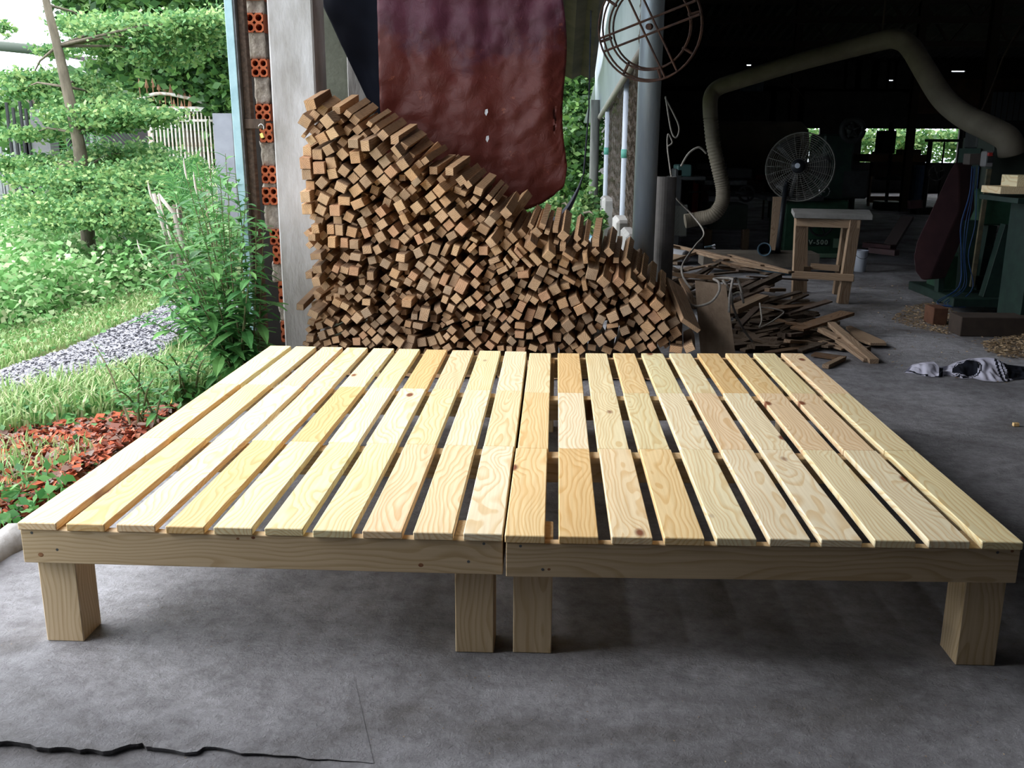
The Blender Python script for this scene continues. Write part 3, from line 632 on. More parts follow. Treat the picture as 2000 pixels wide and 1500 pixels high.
# tile, cx, cy, w, h, angle, protrusion cm, (dx, dy) of the far end in pixels
PILE = '''
1 300 462 180 170 -12 5 46 -30
1 210 730 180 180 35 -1
1 190 965 65 60 40 5 26 -30
1 310 1035 145 140 -33 1
1 570 730 180 190 -38 5 58 -28
1 655 925 165 170 -30 4 58 -28
1 480 1005 180 165 -28 0
1 590 1195 170 170 -28 3
1 992 1090 180 155 0 5 40 -32
1 1187 1125 152 178 -4 5 62 -32
1 845 1065 140 140 40 -3
1 1370 1260 160 165 -37 3 46 -40
1 1505 1385 160 160 -37 1
1 1705 1230 90 205 -37 3 42 -42
1 1805 1430 165 165 -35 3 43 -45
1 250 1215 145 150 3 -1
1 420 1262 175 175 0 1
1 635 1400 165 180 -10 0
1 822 1265 160 160 -40 0
1 1030 1312 165 190 -5 1
1 215 1412 180 185 0 3
1 438 1490 190 195 -2 3
2 240 177 160 168 -2 2
2 665 165 158 170 -10 1
2 845 118 165 165 -52 2
2 1115 110 170 175 -42 2
2 1000 232 150 150 -42 0
2 1200 295 150 170 -40 3
2 1040 432 200 165 -35 2
2 480 312 175 165 -45 3
2 310 350 155 160 0 -1
2 790 388 205 160 25 4
2 1400 128 155 150 -40 0
2 1610 130 165 165 -42 2
2 1505 270 150 165 -42 0
2 1595 465 180 160 40 4
2 1862 480 160 160 -45 2
2 217 543 158 180 -2 4
2 245 738 170 172 -2 2
2 515 572 175 160 28 3
2 470 752 155 160 28 1
2 640 452 150 150 35 -2
2 850 608 200 140 3 2
2 1070 658 200 145 -22 3
2 700 765 168 175 0 4
2 745 920 140 130 0 -2
2 925 872 150 155 -60 1
2 1187 802 165 165 -32 0
2 1147 950 130 180 -28 2
2 1447 790 130 155 -37 2
2 1465 985 160 140 -33 3
2 1752 688 155 165 -27 4
2 1822 905 115 175 -25 1
2 380 1060 130 155 -5 2
2 440 925 140 120 15 -3
2 325 1200 125 115 0 2
2 628 1068 125 170 0 0
2 768 1082 135 180 2 1
2 970 1110 170 165 15 0
2 1202 1120 115 180 -22 1
2 648 1280 128 180 3 3
2 852 1290 130 155 2 1
2 1010 1312 145 148 0 2
2 1440 1195 155 160 -30 2
2 1652 1103 140 170 -40 2
2 1222 1400 150 130 -5 3 24 -26
2 1392 1400 120 140 -25 2
2 1845 1200 155 155 -45 1
2 1672 1300 145 145 10 -2
3 350 85 160 90 -4 5 42 -34
3 370 275 130 115 -5 5 36 -38
3 250 362 105 105 -5 2
3 355 462 120 130 -10 5 44 -48
3 120 828 110 98 5 7 62 -62
3 305 928 150 115 25 7 58 -54
3 642 272 100 105 25 4 30 -30
3 768 285 135 105 15 3
3 908 305 140 118 8 5 16 -18
3 930 92 155 105 10 2
3 1170 142 118 112 -15 -1
3 1370 192 135 128 30 0
3 1592 105 138 122 8 4
3 1632 232 150 120 5 -1
3 1500 332 138 142 25 0
3 842 552 108 118 -35 3 22 -17
3 742 585 110 110 10 1
3 1040 462 98 108 -5 0
3 1150 372 100 125 0 3 26 -30
3 1105 572 128 145 30 6 42 -42
3 970 692 115 98 -45 2
3 1090 752 118 100 5 2 22 -12
3 1090 912 130 130 -30 6 36 -28
3 770 812 132 105 28 2
3 868 880 110 110 -45 0
3 952 982 138 128 -48 3
3 790 1010 115 112 -48 3
3 545 1055 150 98 30 2 32 -30
3 468 962 90 90 45 1
3 402 1102 98 100 -15 1
3 438 1240 112 120 -18 3
3 560 1180 110 112 -20 1
3 642 1305 122 110 -12 3
3 520 1345 115 92 -15 0
3 262 1290 112 98 3 4 20 -26
3 205 1368 100 60 20 1
3 798 1200 105 105 -40 0
3 895 1188 118 100 40 2
3 1080 1125 125 115 -45 0
3 950 1325 122 125 -3 2
3 1035 1240 115 112 -42 1
3 1172 1180 128 125 -48 2
3 1090 1335 112 100 -40 1
3 1245 1300 145 125 -45 3
3 1220 1075 115 110 -45 0
3 1310 1012 135 118 -45 2
3 1305 1180 135 105 38 1
3 1450 1190 175 105 38 4 42 -42
3 1490 888 125 115 -43 3
3 1335 870 110 110 -40 -2
3 1445 740 125 105 -42 2 44 -38
3 1680 772 140 118 5 6 38 -40
3 1740 392 125 118 30 1
3 1560 1330 148 145 35 2
3 1710 1352 140 122 15 0
3 1700 1082 110 110 15 -2
3 1388 1330 118 100 40 -1
3 745 1368 110 80 30 1
3 370 1370 105 65 -40 0
3 1170 1372 110 75 -35 0
3 660 762 130 105 30 -1
3 1500 485 120 95 20 -1
3 690 1150 95 95 -30 -2
4 105 682 148 180 -38 2 52 -53
4 180 805 165 105 -40 3 30 -30
4 55 978 145 158 -42 1
4 560 942 162 168 -45 3 60 -41
4 662 1112 148 158 -43 1 64 -48
4 428 1042 155 148 -38 0
4 200 1212 162 168 -38 2
4 508 1200 128 155 -40 -1
4 812 1335 158 195 -40 3 55 -38
4 605 1350 185 168 -43 2
4 350 840 145 145 -42 -3 50 -48
4 600 760 120 120 -42 -5 34 -42
4 915 1180 140 130 -40 -5 50 -36
5 722 332 150 145 -40 1
5 1390 268 148 148 38 2 50 -47
5 925 400 185 185 40 4 58 -45
5 770 505 165 125 -30 1
5 1280 400 190 145 30 -1
5 1402 622 155 162 -40 4 72 -96
5 1492 745 145 145 -35 0
5 1645 650 145 150 40 -2
5 1755 545 110 155 -40 0 24 -50
5 1292 745 160 155 0 1
5 1125 575 145 75 28 2
5 1098 695 185 85 -45 2
5 1000 655 165 75 -57 0
5 825 745 108 185 20 2
5 660 735 88 230 27 2
5 492 725 158 195 20 3 15 -26
5 222 785 138 152 -25 3
5 402 568 165 85 -30 2 12 -14
5 228 565 108 165 -25 1
5 392 350 138 148 -35 0
5 45 515 145 145 -45 0
5 212 378 112 140 -40 -3
5 405 925 135 155 38 1
5 258 1000 150 125 35 2
5 558 1025 150 142 38 3
5 642 900 145 85 35 0
5 400 1112 145 142 35 1
5 122 1185 145 138 30 2
5 298 1325 160 215 28 3
5 478 1270 145 225 28 1
5 645 1215 125 225 27 2
5 832 955 120 120 -40 -2
5 922 1062 165 158 35 3
5 1042 935 148 145 40 1
5 1178 1082 148 158 40 3 20 -22
5 812 1228 115 215 25 1
5 920 1335 165 225 28 4
5 1458 912 185 92 -22 2
5 1690 942 68 215 -38 2
5 1750 862 85 265 -42 1
5 1592 1070 185 88 -25 2
5 1550 982 140 80 -20 -1
5 1865 750 85 235 -42 1
5 1685 1290 185 158 -33 4 5 -16
5 1388 1150 150 132 25 -2
5 1162 1292 155 148 40 2
5 1432 1250 120 100 -35 -2
5 1462 1392 145 138 -35 1
5 1302 1350 115 125 10 -4
5 700 1392 135 145 20 3
6 840 445 142 142 45 3
6 1182 392 132 138 40 2
6 1062 495 138 148 -35 3
6 1240 548 130 118 -42 4
6 748 600 125 135 25 2
6 658 462 105 125 20 1
6 550 632 118 108 -28 5 4 -24
6 942 575 118 135 40 0
6 1368 432 105 95 -38 0
6 1625 418 138 145 -38 4
6 1532 532 122 130 -22 2
6 1685 545 95 95 -25 0
6 1378 602 130 118 38 1
6 1498 688 108 128 32 2
6 322 705 155 215 12 3 8 -24
6 160 742 102 100 3 4 8 -22
6 212 892 168 98 10 5
6 695 735 165 85 28 1
6 738 825 155 72 -25 2
6 768 960 128 125 40 2
6 682 1062 108 108 45 3
6 818 1110 108 108 45 4 15 -16
6 1052 752 148 128 28 1
6 1215 958 118 112 3 4 1 -16
6 1070 1040 148 158 -42 3
6 1172 1152 142 138 -42 2
6 1402 920 125 122 30 1
6 1492 1085 148 138 30 2
6 1388 1205 135 105 35 3
6 1745 1140 135 118 40 3 -8 -20
6 1615 770 145 115 -42 1
6 1720 775 112 112 -45 2
6 1640 915 145 125 -40 2
6 1838 685 165 145 30 4 4 -22
6 1880 885 172 108 4 2
6 1870 1030 152 118 4 3
6 90 1155 145 145 15 0
6 280 1155 155 145 -10 -2
6 450 1130 145 160 -20 -3
6 590 1085 105 215 -30 -1
6 695 1245 140 105 -35 1
6 510 890 130 130 20 -4
6 1005 870 120 120 -30 -4
6 1285 1060 130 130 30 -3
6 900 1190 115 115 10 -3
6 1075 1250 115 70 40 0
6 1565 1255 115 90 -5 2
6 1710 1260 105 95 0 2
6 1900 1170 105 110 8 0
6 1895 1275 145 75 5 2
6 1870 280 145 145 20 -1
6 1940 450 105 125 30 1
6 1800 365 120 120 30 -2
6 1300 265 100 115 15 -4
6 470 780 120 140 5 -4
6 60 955 115 115 0 -4
7 302 848 158 158 40 4 15 -68
7 602 1005 160 168 40 5 1 -66
7 388 1055 105 225 -42 2 11 -34
7 115 955 85 205 -38 3 16 -58
7 238 1100 75 225 -43 1
7 910 1000 218 72 33 5 20 -44
7 845 1125 145 115 25 1
7 1190 1040 85 195 -8 4 6 -26
7 1085 1190 215 75 -22 1
7 1300 1300 178 195 12 3 10 -72
7 490 1250 145 185 25 2
7 620 1160 65 90 -5 0
7 680 1290 185 80 25 1
7 925 1395 260 80 28 1
7 180 1312 212 125 -5 2
7 118 1200 180 100 -8 -1
7 825 1265 210 100 22 -1
7 40 1128 120 95 40 1
7 825 900 105 115 0 -2 8 -52
8 1488 172 172 158 42 5 18 -75
8 1732 178 148 148 42 4 2 -60
8 1925 200 148 155 42 4 3 -62
8 370 218 158 190 28 4
8 148 232 145 150 25 -1
8 702 300 165 168 -30 2
8 528 412 168 145 -28 4
8 348 468 135 115 35 1
8 215 425 105 175 32 1
8 100 660 145 195 25 3
8 288 710 140 210 18 0
8 460 685 145 210 18 2
8 628 848 162 158 42 5 6 -42
8 825 528 168 155 -22 4 3 -22
8 1012 480 158 152 -25 3 3 -36
8 1110 625 170 155 -28 4
8 1282 495 168 162 45 4 -1 -32
8 1440 602 162 148 -40 3 0 -26
8 1580 340 148 165 -30 2
8 1820 330 85 185 -40 0
8 1182 235 82 185 -12 2
8 1300 225 185 80 30 -1
8 918 888 168 168 -40 4 -8 -32
8 1175 1090 168 168 -38 4 0 -26
8 930 1108 155 148 42 1
8 1438 788 158 145 28 3
8 1232 770 150 145 -30 -1
8 1642 745 175 155 -25 4 -2 -26
8 1858 640 168 148 -28 3 0 -20
8 1640 888 195 78 -10 3
8 1448 1132 168 158 -35 4 -2 -20
8 1605 1035 155 148 -38 2
8 1318 935 108 165 -35 1
8 1832 970 148 145 -22 2
8 425 962 158 135 -28 3
8 500 1110 138 115 -25 1
8 285 1058 112 112 0 3
8 632 1262 150 150 -10 2
8 340 1248 145 100 20 1
8 1112 1280 145 130 -35 0
8 1300 1240 140 110 5 -2
8 1540 1270 170 125 20 -2
8 1780 1215 190 170 25 -1
8 1960 1150 140 185 -35 2
8 1010 1215 130 110 -30 -1
8 1105 905 120 150 20 -4
8 600 150 140 140 30 -3
8 870 230 165 115 -15 -1
8 730 1070 150 150 0 -5
8 1375 905 135 105 30 -3
9 398 692 82 80 45 4 4 -40
9 492 745 122 122 40 0 6 -46
9 372 838 122 118 -40 3
9 462 932 118 118 -40 2
9 615 880 118 118 42 4 -3 -36
9 700 978 118 122 -40 3
9 590 1020 105 145 -42 1
9 700 1150 118 125 -40 4
9 508 1142 125 138 -42 3
9 612 1245 122 118 -42 2
9 402 1050 88 125 -38 1
9 335 1075 100 90 20 -2
9 448 1262 78 135 -40 2
9 338 1295 132 148 -40 0
9 430 1372 120 100 -30 -1
9 560 1368 85 85 -38 3
9 680 1300 140 85 -35 -2
9 800 1085 150 110 -35 -1
9 838 1200 115 120 -35 -1
9 842 1395 150 85 5 3 0 -30
9 998 1378 118 95 -28 4 -1 -30
9 1015 1118 270 58 36 6 -34 -84
'''
pc = []
for ln_ in PILE.strip().split('\n'):
    a = [float(q) for q in ln_.split()]; ox, oy, s_ = TILES[int(a[0])]
    cx, cy, w_, h_ = ox+a[1]/s_, oy+a[2]/s_, a[3]/s_, a[4]/s_
    d = (a[7], a[8]) if len(a) > 7 else None
    pc.append([cx, cy, w_, h_, a[5], a[6]/100, d])
# separate overlapping end faces in the plane of the stack
def corners(c):
    a = math.radians(c[4]); ux, uy = math.cos(a), math.sin(a); hw, hh = c[2]/2, c[3]/2
    return [(c[0]+sx*hw*ux-sy*hh*uy, c[1]+sx*hw*uy+sy*hh*ux) for sx, sy in ((-1,-1),(1,-1),(1,1),(-1,1))], ((ux, uy), (-uy, ux))
def sat(A, B):
    ca, aa = corners(A); cb, ab = corners(B); best = None
    for ax in aa+ab:
        pa = [p[0]*ax[0]+p[1]*ax[1] for p in ca]; pb = [p[0]*ax[0]+p[1]*ax[1] for p in cb]
        o = min(max(pa), max(pb))-max(min(pa), min(pb))
        if o <= 0: return None
        if best is None or o < best[0]: best = (o, ax)
    o, ax = best
    if (B[0]-A[0])*ax[0]+(B[1]-A[1])*ax[1] < 0: ax = (-ax[0], -ax[1])
    return o, ax
org = [(c[0], c[1]) for c in pc]
for it in range(75):
    moved = False
    for i in range(len(pc)):
        for j in range(i+1, len(pc)):
            A, B = pc[i], pc[j]
            if abs(A[0]-B[0]) > 34 or abs(A[1]-B[1]) > 34: continue
            r_ = sat(A, B)
            if r_ and r_[0] > .15:
                o, ax = r_; moved = True; k = min(o*.5, 1.0)
                wa = .5 if abs(A[5]-B[5]) < .005 else (.25 if A[5] > B[5] else .75)
                A[0] -= ax[0]*k*wa; A[1] -= ax[1]*k*wa; B[0] += ax[0]*k*(1-wa); B[1] += ax[1]*k*(1-wa)
                if it > 12:
                    for Q in (A, B):
                        Q[2] *= .9975; Q[3] *= .9975
    if not moved: break
    if it < 40:
        for c, o in zip(pc, org): c[0] += (o[0]-c[0])*.06; c[1] += (o[1]-c[1])*.06
def dfield(x, y):
    if x < 850: dx = 46
    elif x < 1100: dx = 46-(x-850)/250*38
    elif x < 1250: dx = 8+(x-1100)/150*2
    else: dx = 8-(x-1250)/100*10
    dy = -30-max(0, min(1, (x-900)/200))*22
    if y > 560: dy += (y-560)*.12
    return dx, max(min(dy, -14), -60)
YP = 4.36
UNIQ = {0:'topmost sawn offcut of the timber stack, lying highest beside the column',
 2:'thin curved brown strip poking out left near the top of the stack', 3:'whitish square offcut end near the top left of the stack',
 4:'upper of the two long grey-sided offcuts stacked together near the top left', 5:'lower of the two long grey-sided offcuts stacked together near the top left',
 8:'pale-topped offcut lying level just below the point of the dark cloth', 9:'offcut with a feathered pale top edge under the point of the dark cloth',
 27:'offcut whose end is stained whitish and blue', 69:'rounded pale offcut jutting left against the column', 73:'long pale offcut slanting far out to the left in front of the column',
 74:'long pale offcut with one drilled hole slanting out at the lower left of the stack'}
ORD = 'first second third fourth fifth sixth seventh eighth ninth tenth eleventh twelfth thirteenth fourteenth fifteenth sixteenth seventeenth eighteenth nineteenth twentieth twenty-first twenty-second twenty-third twenty-fourth twenty-fifth twenty-sixth twenty-seventh twenty-eighth twenty-ninth thirtieth thirty-first thirty-second thirty-third thirty-fourth thirty-fifth'.split()
def slatcol(x): return max(0, min(19, int((x-528)/52)))
def zone(c):
    k = slatcol(c[0]); same = sorted([q for q in pc if slatcol(q[0]) == k], key=lambda q: -q[1]); r = same.index(c)
    ar = max(c[2], c[3])/min(c[2], c[3]); look = 'narrow' if ar > 1.6 else 'oblong' if ar > 1.25 else 'square'
    an = abs(((c[4]+45) % 90)-45); tilt = 'level' if an < 9 else 'tilted' if an < 30 else 'diagonal'
    return '%s %s offcut end over the %s slat from the left, %s up' % (tilt, look, ORD[k], ORD[r] if r < 35 else 'topmost')
SPEC = {'4 560 942':'long offcut with a growth-ring end on the slope before the maroon tarpaulin', '5 925 400':'broad offcut with a pale grey upper side in the middle of the slope',
 '5 1402 622':'longest offcut, rising steeply up to the right in front of the tarpaulin', '7 602 1005':'pale upright offcut with a square top edge below the black hammock',
 '7 302 848':'reddish-ended offcut standing left of the pale upright one', '7 910 1000':'flat grey board end tilted in front of the blue and white plastic bag',
 '7 1300 1300':'wide brown offcut rising toward the plastic bag', '8 1488 172':'tallest dark-sided offcut near the concrete footing', '8 1858 640':'offcut with a blue-grey stained end near the right of the stack',
 '9 1015 1118':'thin broad plank leaning at the right end of the timber stack', '9 398 692':'small pale square offcut at the foot of the galvanised pole', '3 1680 772':'pinkish offcut jutting out left of the middle of the stack',
 '3 1450 1190':'long offcut with two drilled holes low in the stack', '3 1105 572':'offcut with a grey-blue stained top slanting out of the left part', '6 212 892':'small level block end low in the stack below the pinkish offcut',
 '6 1215 958':'small upright pale block end low in the middle of the stack', '7 825 1265':'bark-edged dark offcut in the right half of the stack', '1 1370 1260':'first of the dark-sided offcuts stepping down right from the pale-topped one',
 '1 1805 1430':'dark-sided offcut with a thin bright edge near the left edge of the tarpaulin', '3 370 275':'upper of two pale stepped offcuts jutting left over the column', '3 355 462':'lower of two pale stepped offcuts jutting left over the column',
 '9 842 1395':'rounded blunt offcut end at the lower right, left of the leaning plywood', '9 998 1378':'pale-topped offcut end beside the leaning plywood'}
keys = [' '.join(l.split()[:3]) for l in PILE.strip().split('\n')]
def piece(c, parent=None, L=.5, name='timber_offcut', build=True, jit=.0012):
    cx, cy, w_, h_, a, p, d = c
    Yf = YP-p; P = U(cx, cy, Yf)
    dx, dy = d if d else dfield(cx, cy)
    if cx+dx*.5 < 660 and cy > 175: Lx = .34
    else: Lx = L
    Q = U(cx+dx, cy+dy, Yf+.5); D = (Q-P).normalized()
    ln2 = (Q-P).length*Lx/.5
    x = Vector((1, 0, 0)); x = (x-D*x.dot(D)).normalized(); z = x.cross(D)
    ar = math.radians(a); X = x*math.cos(ar)-z*math.sin(ar); Z = X.cross(D)
    Zd = (P-CAM).dot(FW); s_ = Zd/F
    return P, D, X, Z, w_*s_, h_*s_, ln2
HOLEM = mat('drilled_hole_shadow', (.03,.018,.012), rough=1)
for c, k_, idx in zip(pc, keys, range(len(pc))):
    P, D, X, Z, ww, hh, L2 = piece(c)
    L2 *= random.uniform(.96, 1.02)
    R = Matrix((X, D, Z)).transposed()
    v, f = bev(boxv(ww*.985, L2, hh*.985, j=.0013), BF, .0016)
    o = mesh('timber_offcut', v, f, ROUGHW, None, P+D*(L2/2), R)
    lab = SPEC.get(k_) or UNIQ.get(idx) or zone(c)
    tag(o, lab, 'wood offcut', 'sawn timber offcuts in the big stack')
    if k_ in ('3 1450 1190', '3 305 928', '6 1745 1140'):
        for q in ((.10, .28) if k_ == '3 1450 1190' else (.16,) if k_ == '3 305 928' else (.03,)):
            M = MB(); M.add(lathe([(0,.0004),(.005,.0004),(.0052,-.004)], 10)); vv = [tuple(Vector((p_[0], -L2/2+q+p_[1], hh/2*.985+p_[2]))) for p_ in M.v]
            h_o = mesh('drilled_hole', vv, M.f, HOLEM, o); h_o.matrix_parent_inverse = Matrix.Identity(4); h_o['label'] = 'dark drilled hole'
# deeper and hidden layers of the stack: small ends glimpsed in the gaps, and the rows that carry the stack
sb = MB(); outline = [(612,200),(650,200),(800,280),(900,345),(1000,420),(1060,440),(1180,480),(1290,560),(1330,640),(1340,688),(588,688),(610,560),(595,400)]
def inside(x, y):
    r = False; n = len(outline)
    for i in range(n):
        (x1_, y1_), (x2_, y2_) = outline[i], outline[(i+1) % n]
        if (y1_ > y) != (y2_ > y) and x < (x2_-x1_)*(y-y1_)/(y2_-y1_)+x1_: r = not r
    return r
fill = []; tries = 0
while tries < 5000:
    tries += 1; x, y = random.uniform(590, 1340), random.uniform(210, 688)
    if not inside(x, y): continue
    s_ = random.uniform(9, 17); c = [x, y, s_, s_*random.uniform(.8, 1.1), random.choice([-42,-38,40,35,0,20]), -.045-random.uniform(0, .04), None]
    if any(abs(c[0]-o[0]) < 30 and abs(c[1]-o[1]) < 30 and (lambda r: r and r[0] > 3.0)(sat(c, o)) for o in pc): continue
    if any(abs(c[0]-o[0]) < 20 and abs(c[1]-o[1]) < 20 and sat(c, o) for o in fill): continue
    fill.append(c)
for c in fill:
    P, D, X, Z, ww, hh, L2 = piece(c); L2 *= .8
    sb.box(P+D*(L2/2), (ww, L2, hh), Matrix((X, D, Z)).transposed())
gx_, gz_ = .047, .047
for k in range(44):
    for row in range(32):
        x, z = -1.16+k*gx_, .27+row*gz_
        # project back to test against the outline of the stack, kept inside its edge
        d_ = Vector((x, 4.62, z))-CAM; zz = d_.dot(FW); px, py = 1000+F*d_.dot(RT)/zz, 750-F*d_.dot(UP)/zz
        if all(inside(px+a_, py+b_) for a_, b_ in ((0, -34), (-30, 0), (34, 0), (30, -40))) and not (px < 650):
            sb.box((x+random.uniform(-.003, .003), 4.72+random.uniform(-.03, .03), z), (.046, .24, .046), Matrix.Rotation(random.uniform(-.2, .2), 3, 'Y'))
for row in range(6):
    for k in range(34):
        z = .028+row*.046; x = U(598, 688, YP).x+.03+k*.05+random.uniform(-.004, .004)
        if x > U(1345, 688, YP).x: continue
        if U(600, 690, YP).z < z+.02: continue
        a = random.uniform(-.15, .15); sb.box((x, YP+.24+random.uniform(-.02, .02), z), (.044, .46, .042), Matrix.Rotation(a, 3, 'Y'))
tag(sb.build('offcut_underlayer', ROUGHW), 'smaller shadowed offcut ends glimpsed in the gaps and under the timber stack', 'wood offcuts', 'sawn timber offcuts in the big stack', 'stuff')

# leaning plywood
v = [tuple(U(x, y, Y)) for Y, dd in ((0,0),(1,0)) for x, y, Y in [(1357,548,4.80+.02*Y),(1418,556,4.80+.02*Y),(1436,700,4.50+.02*Y),(1366,700,4.50+.02*Y)]]
bt = G(1366, 735, 0); 
pl_top = [(1357,548),(1418,556)]; pl_bot = [(1370,716),(1440,716)]
v = []
for off in (0, .016):
    for (x, y), Y in zip(pl_top+pl_bot[::-1], (4.85, 4.85, 4.55, 4.55)):
        p = U(x, y, Y+off); v.append((p.x, p.y, max(p.z, .002)))
tag(mesh('plywood_board', *bev(v, BF, .001), mat('dusty_plywood', (.34,.255,.19), (.25,.185,.135), sc=9, rough=.85, bump=.2, stretch=(3,3,.5))), 'broad dusty plywood offcut leaning upright right of the timber stack', 'board')

# ================================================================ SCRAP HEAP
def Ys(py): return interp([(440,8.6),(470,7.6),(500,7.0),(530,6.4),(560,6.0),(600,5.75),(650,5.35),(700,4.98),(730,4.75)], py)
PL = [ # x1 y1 x2 y2, width px, thick px, mat, label
 (1302,477,1490,520,9,5,'L','long brown scrap board lying across the top of the heap behind the rope'),
 (1308,480,1350,488,10,4,'L','short pale scrap board at the back of the heap beside the hose mouth'),
 (1276,497,1325,501,10,4,'L','narrow pale scrap board poking out behind the galvanised pole'),
 (1294,511,1357,490,22,4,'L','reddish-brown scrap board forming the left side of the low peak'),
 (1357,490,1425,508,22,4,'L','reddish-brown scrap board forming the right side of the low peak'),
 (1277,505,1321,528,8,4,'L','splintered pale scrap lath slanting down from the pole'),
 (1360,537,1426,499,9,4,'D','dark grey scrap lath standing diagonally in the heap'),
 (1276,532,1437,546,12,7,'D','long grey scrap beam lying level behind the plywood offcut'),
 (1425,499,1544,532,8,5,'L','brown scrap board running right toward the foot of the fan'),
 (1428,514,1546,532,16,3,'L','wide pale dusty scrap board beside the sawhorse table foot'),
 (1430,520,1500,536,10,3,'D',None),(1340,528,1400,515,9,3,'L',None),(1380,520,1440,528,8,3,'L',None),(1390,536,1470,528,8,3,'D',None),(1395,508,1450,524,7,3,'D',None),
 (1440,528,1530,536,8,3,'D',None),(1460,540,1575,547,10,3,'D','dark scrap slat ending under the table leg'),
 (1456,570,1520,540,14,12,'D','dark square scrap beam with a brown sawn end'),
 (1498,566,1531,566,8,6,'L','short yellowish scrap block lying level on the heap'),
 (1430,606,1490,580,24,10,'L','pale triangular-ended scrap block lit beside the cable'),
 (1488,592,1562,570,12,4,'D',None),(1505,606,1576,575,8,4,'D','dark scrap slat pointing up at the table leg'),
 (1537,613,1620,588,14,4,'D','dusty dark scrap slat just left of the right table leg'),
 (1500,603,1600,592,22,3,'D',None),
 (1557,643,1655,611,26,5,'D','wide grey scrap board on the right side of the heap'),
 (1602,643,1640,662,10,8,'L','short brown scrap stick under the wide grey board'),
 (1622,632,1706,720,13,9,'L','long brown scrap stick sloping down to the floor at the right end'),
 (1637,665,1692,716,11,7,'L','brown scrap stick beside the longest sloping one'),
 (1602,667,1648,682,15,4,'L','pale worn scrap board low on the right of the heap'),
 (1537,666,1582,674,11,7,'L',None),(1526,655,1552,655,12,8,'D',None),(1540,655,1575,650,10,6,'D',None),
 (1587,700,1648,712,20,5,'D','dark flat scrap board at the floor near the right bed frame corner'),
 (1612,722,1644,727,10,8,'L','small pale scrap block at the floor near the right bed frame corner'),
 (1480,640,1550,625,12,4,'D',None),(1470,660,1530,680,12,5,'D',None),(1500,690,1580,690,14,5,'D',None),(1450,690,1520,670,12,5,'D',None),(1440,640,1480,600,10,5,'D',None),
 (1560,690,1610,670,14,5,'D',None),(1445,560,1480,545,10,5,'D',None),(1515,625,1590,640,16,4,'D',None),(1460,620,1540,600,14,4,'D',None),(1330,545,1360,600,8,5,'D',None),(1440,585,1500,560,12,5,'D',None),
]
anon = sorted([q for q in PL if q[7] is None], key=lambda q: -(q[1]+q[3]))
for q_ in PL:
    x1, y1, x2, y2, wd, th, mm, lab = q_
    if lab is None: lab = 'unremarkable weathered scrap slat in the heap, %s counting up from the floor' % ORD[anon.index(q_)]
    Y1, Y2 = Ys(y1), Ys(y2); Ym = (Y1+Y2)/2
    dy = .12 if abs(y1-y2) < 12 else 0
    p, q = U(x1, y1, Y1-dy), U(x2, y2, Y2+dy)
    p.z = max(p.z, .012); q.z = max(q.z, .012)
    o = bar('scrap_board', p, q, pxm(wd, Ym)*1.25, pxm(th, Ym), ROUGHL if mm == 'L' else ROUGHD, b=.001, j=.002)
    tag(o, lab or 'dark weathered scrap slat half buried in the heap right of the leaning plywood', 'scrap wood', 'scrap boards heaped beside the timber stack')
# pointed plank on the floor
pts = [(1652,642),(1660,640),(1700,658),(1726,670),(1731,675),(1700,675),(1670,664)]
b_ = [G(x, y, .02) for x, y in pts]; n = len(b_)
vs_ = [tuple(p) for p in b_]+[(p.x, p.y, .034) for p in b_]
tag(mesh('scrap_board', vs_, [tuple(range(n)), tuple(range(n, 2*n))[::-1]]+[(i, i+n, (i+1) % n+n, (i+1) % n) for i in range(n)], ROUGHL), 'pointed flat scrap board lying on the floor at the right tip of the heap', 'scrap wood', 'scrap boards heaped beside the timber stack')
hb = MB()
for k in range(260):
    px, py = random.uniform(1300, 1640), random.uniform(480, 712)
    if py > 560 and px < 1440: continue
    if px > 1400+(py-440)*1.1: continue
    if px > 1500 and py < 560: continue
    Y = Ys(py)+.25; p = U(px, py+6, Y); zt = max(.02, min(p.z, .3))-.03
    a = random.uniform(-1.2, 1.2)
    hb.box((p.x, Y, max(.01, random.uniform(0, max(.012, zt)))), (random.uniform(.15, .45), random.uniform(.03, .07), random.uniform(.01, .03)), Matrix.Rotation(a, 3, 'Z') @ Matrix.Rotation(random.uniform(-.15, .15), 3, 'Y'))
tag(hb.build('offcut_litter', ROUGHD), 'tangle of small dark slats and splinters making up the body of the scrap heap', 'wood scraps', None, 'stuff')
# cables
tube_ = lambda nm, pts, r, m, lab, cat, sub=8: tag(tube(nm, [U(*p) for p in pts], r, m, sub=sub, n=8), lab, cat)
tube_('coiled_cable', [(1368,620,4.72),(1334,580,4.72),(1340,590,4.70),(1360,598,4.68),(1388,590,4.66),(1404,570,4.66),(1404,552,4.7),(1394,545,4.8),(1410,543,4.8),(1430,545,4.75),(1430,552,4.72),(1425,580,4.7),(1424,610,4.7)][1:], .0065, ROPE, 'grey cable looped over the leaning plywood', 'cable')
tube_('coiled_cable', [(1350,564,4.95),(1334,540,5.1),(1334,515,5.4),(1358,480,6.2),(1375,455,6.6),(1352,420,6.8),(1318,383,6.8),(1312,350,6.8),(1304,290,6.9),(1305,262,6.9),(1313,278,6.9),(1304,286,6.9)], .006, ROPE, 'long grey cable hanging from the wall down behind the plywood', 'cable')
tube_('coiled_cable', [(1432,575,4.9),(1445,572,4.9),(1452,590,4.9),(1440,545,5.0),(1420,552,4.9),(1412,548,4.9),(1428,572,4.85),(1432,600,4.85),(1450,640,4.9),(1470,668,4.9)], .006, ROPE, 'tangled grey cable end dropping into the scrap heap', 'cable')
tube_('coiled_cable', [(1484,592,5.4),(1488,625,5.3),(1486,640,5.3),(1530,612,5.4),(1515,604,5.4),(1484,600,5.4)], .0045, ROPE, 'thin grey cable triangle lying on the dark slats', 'cable', 4)
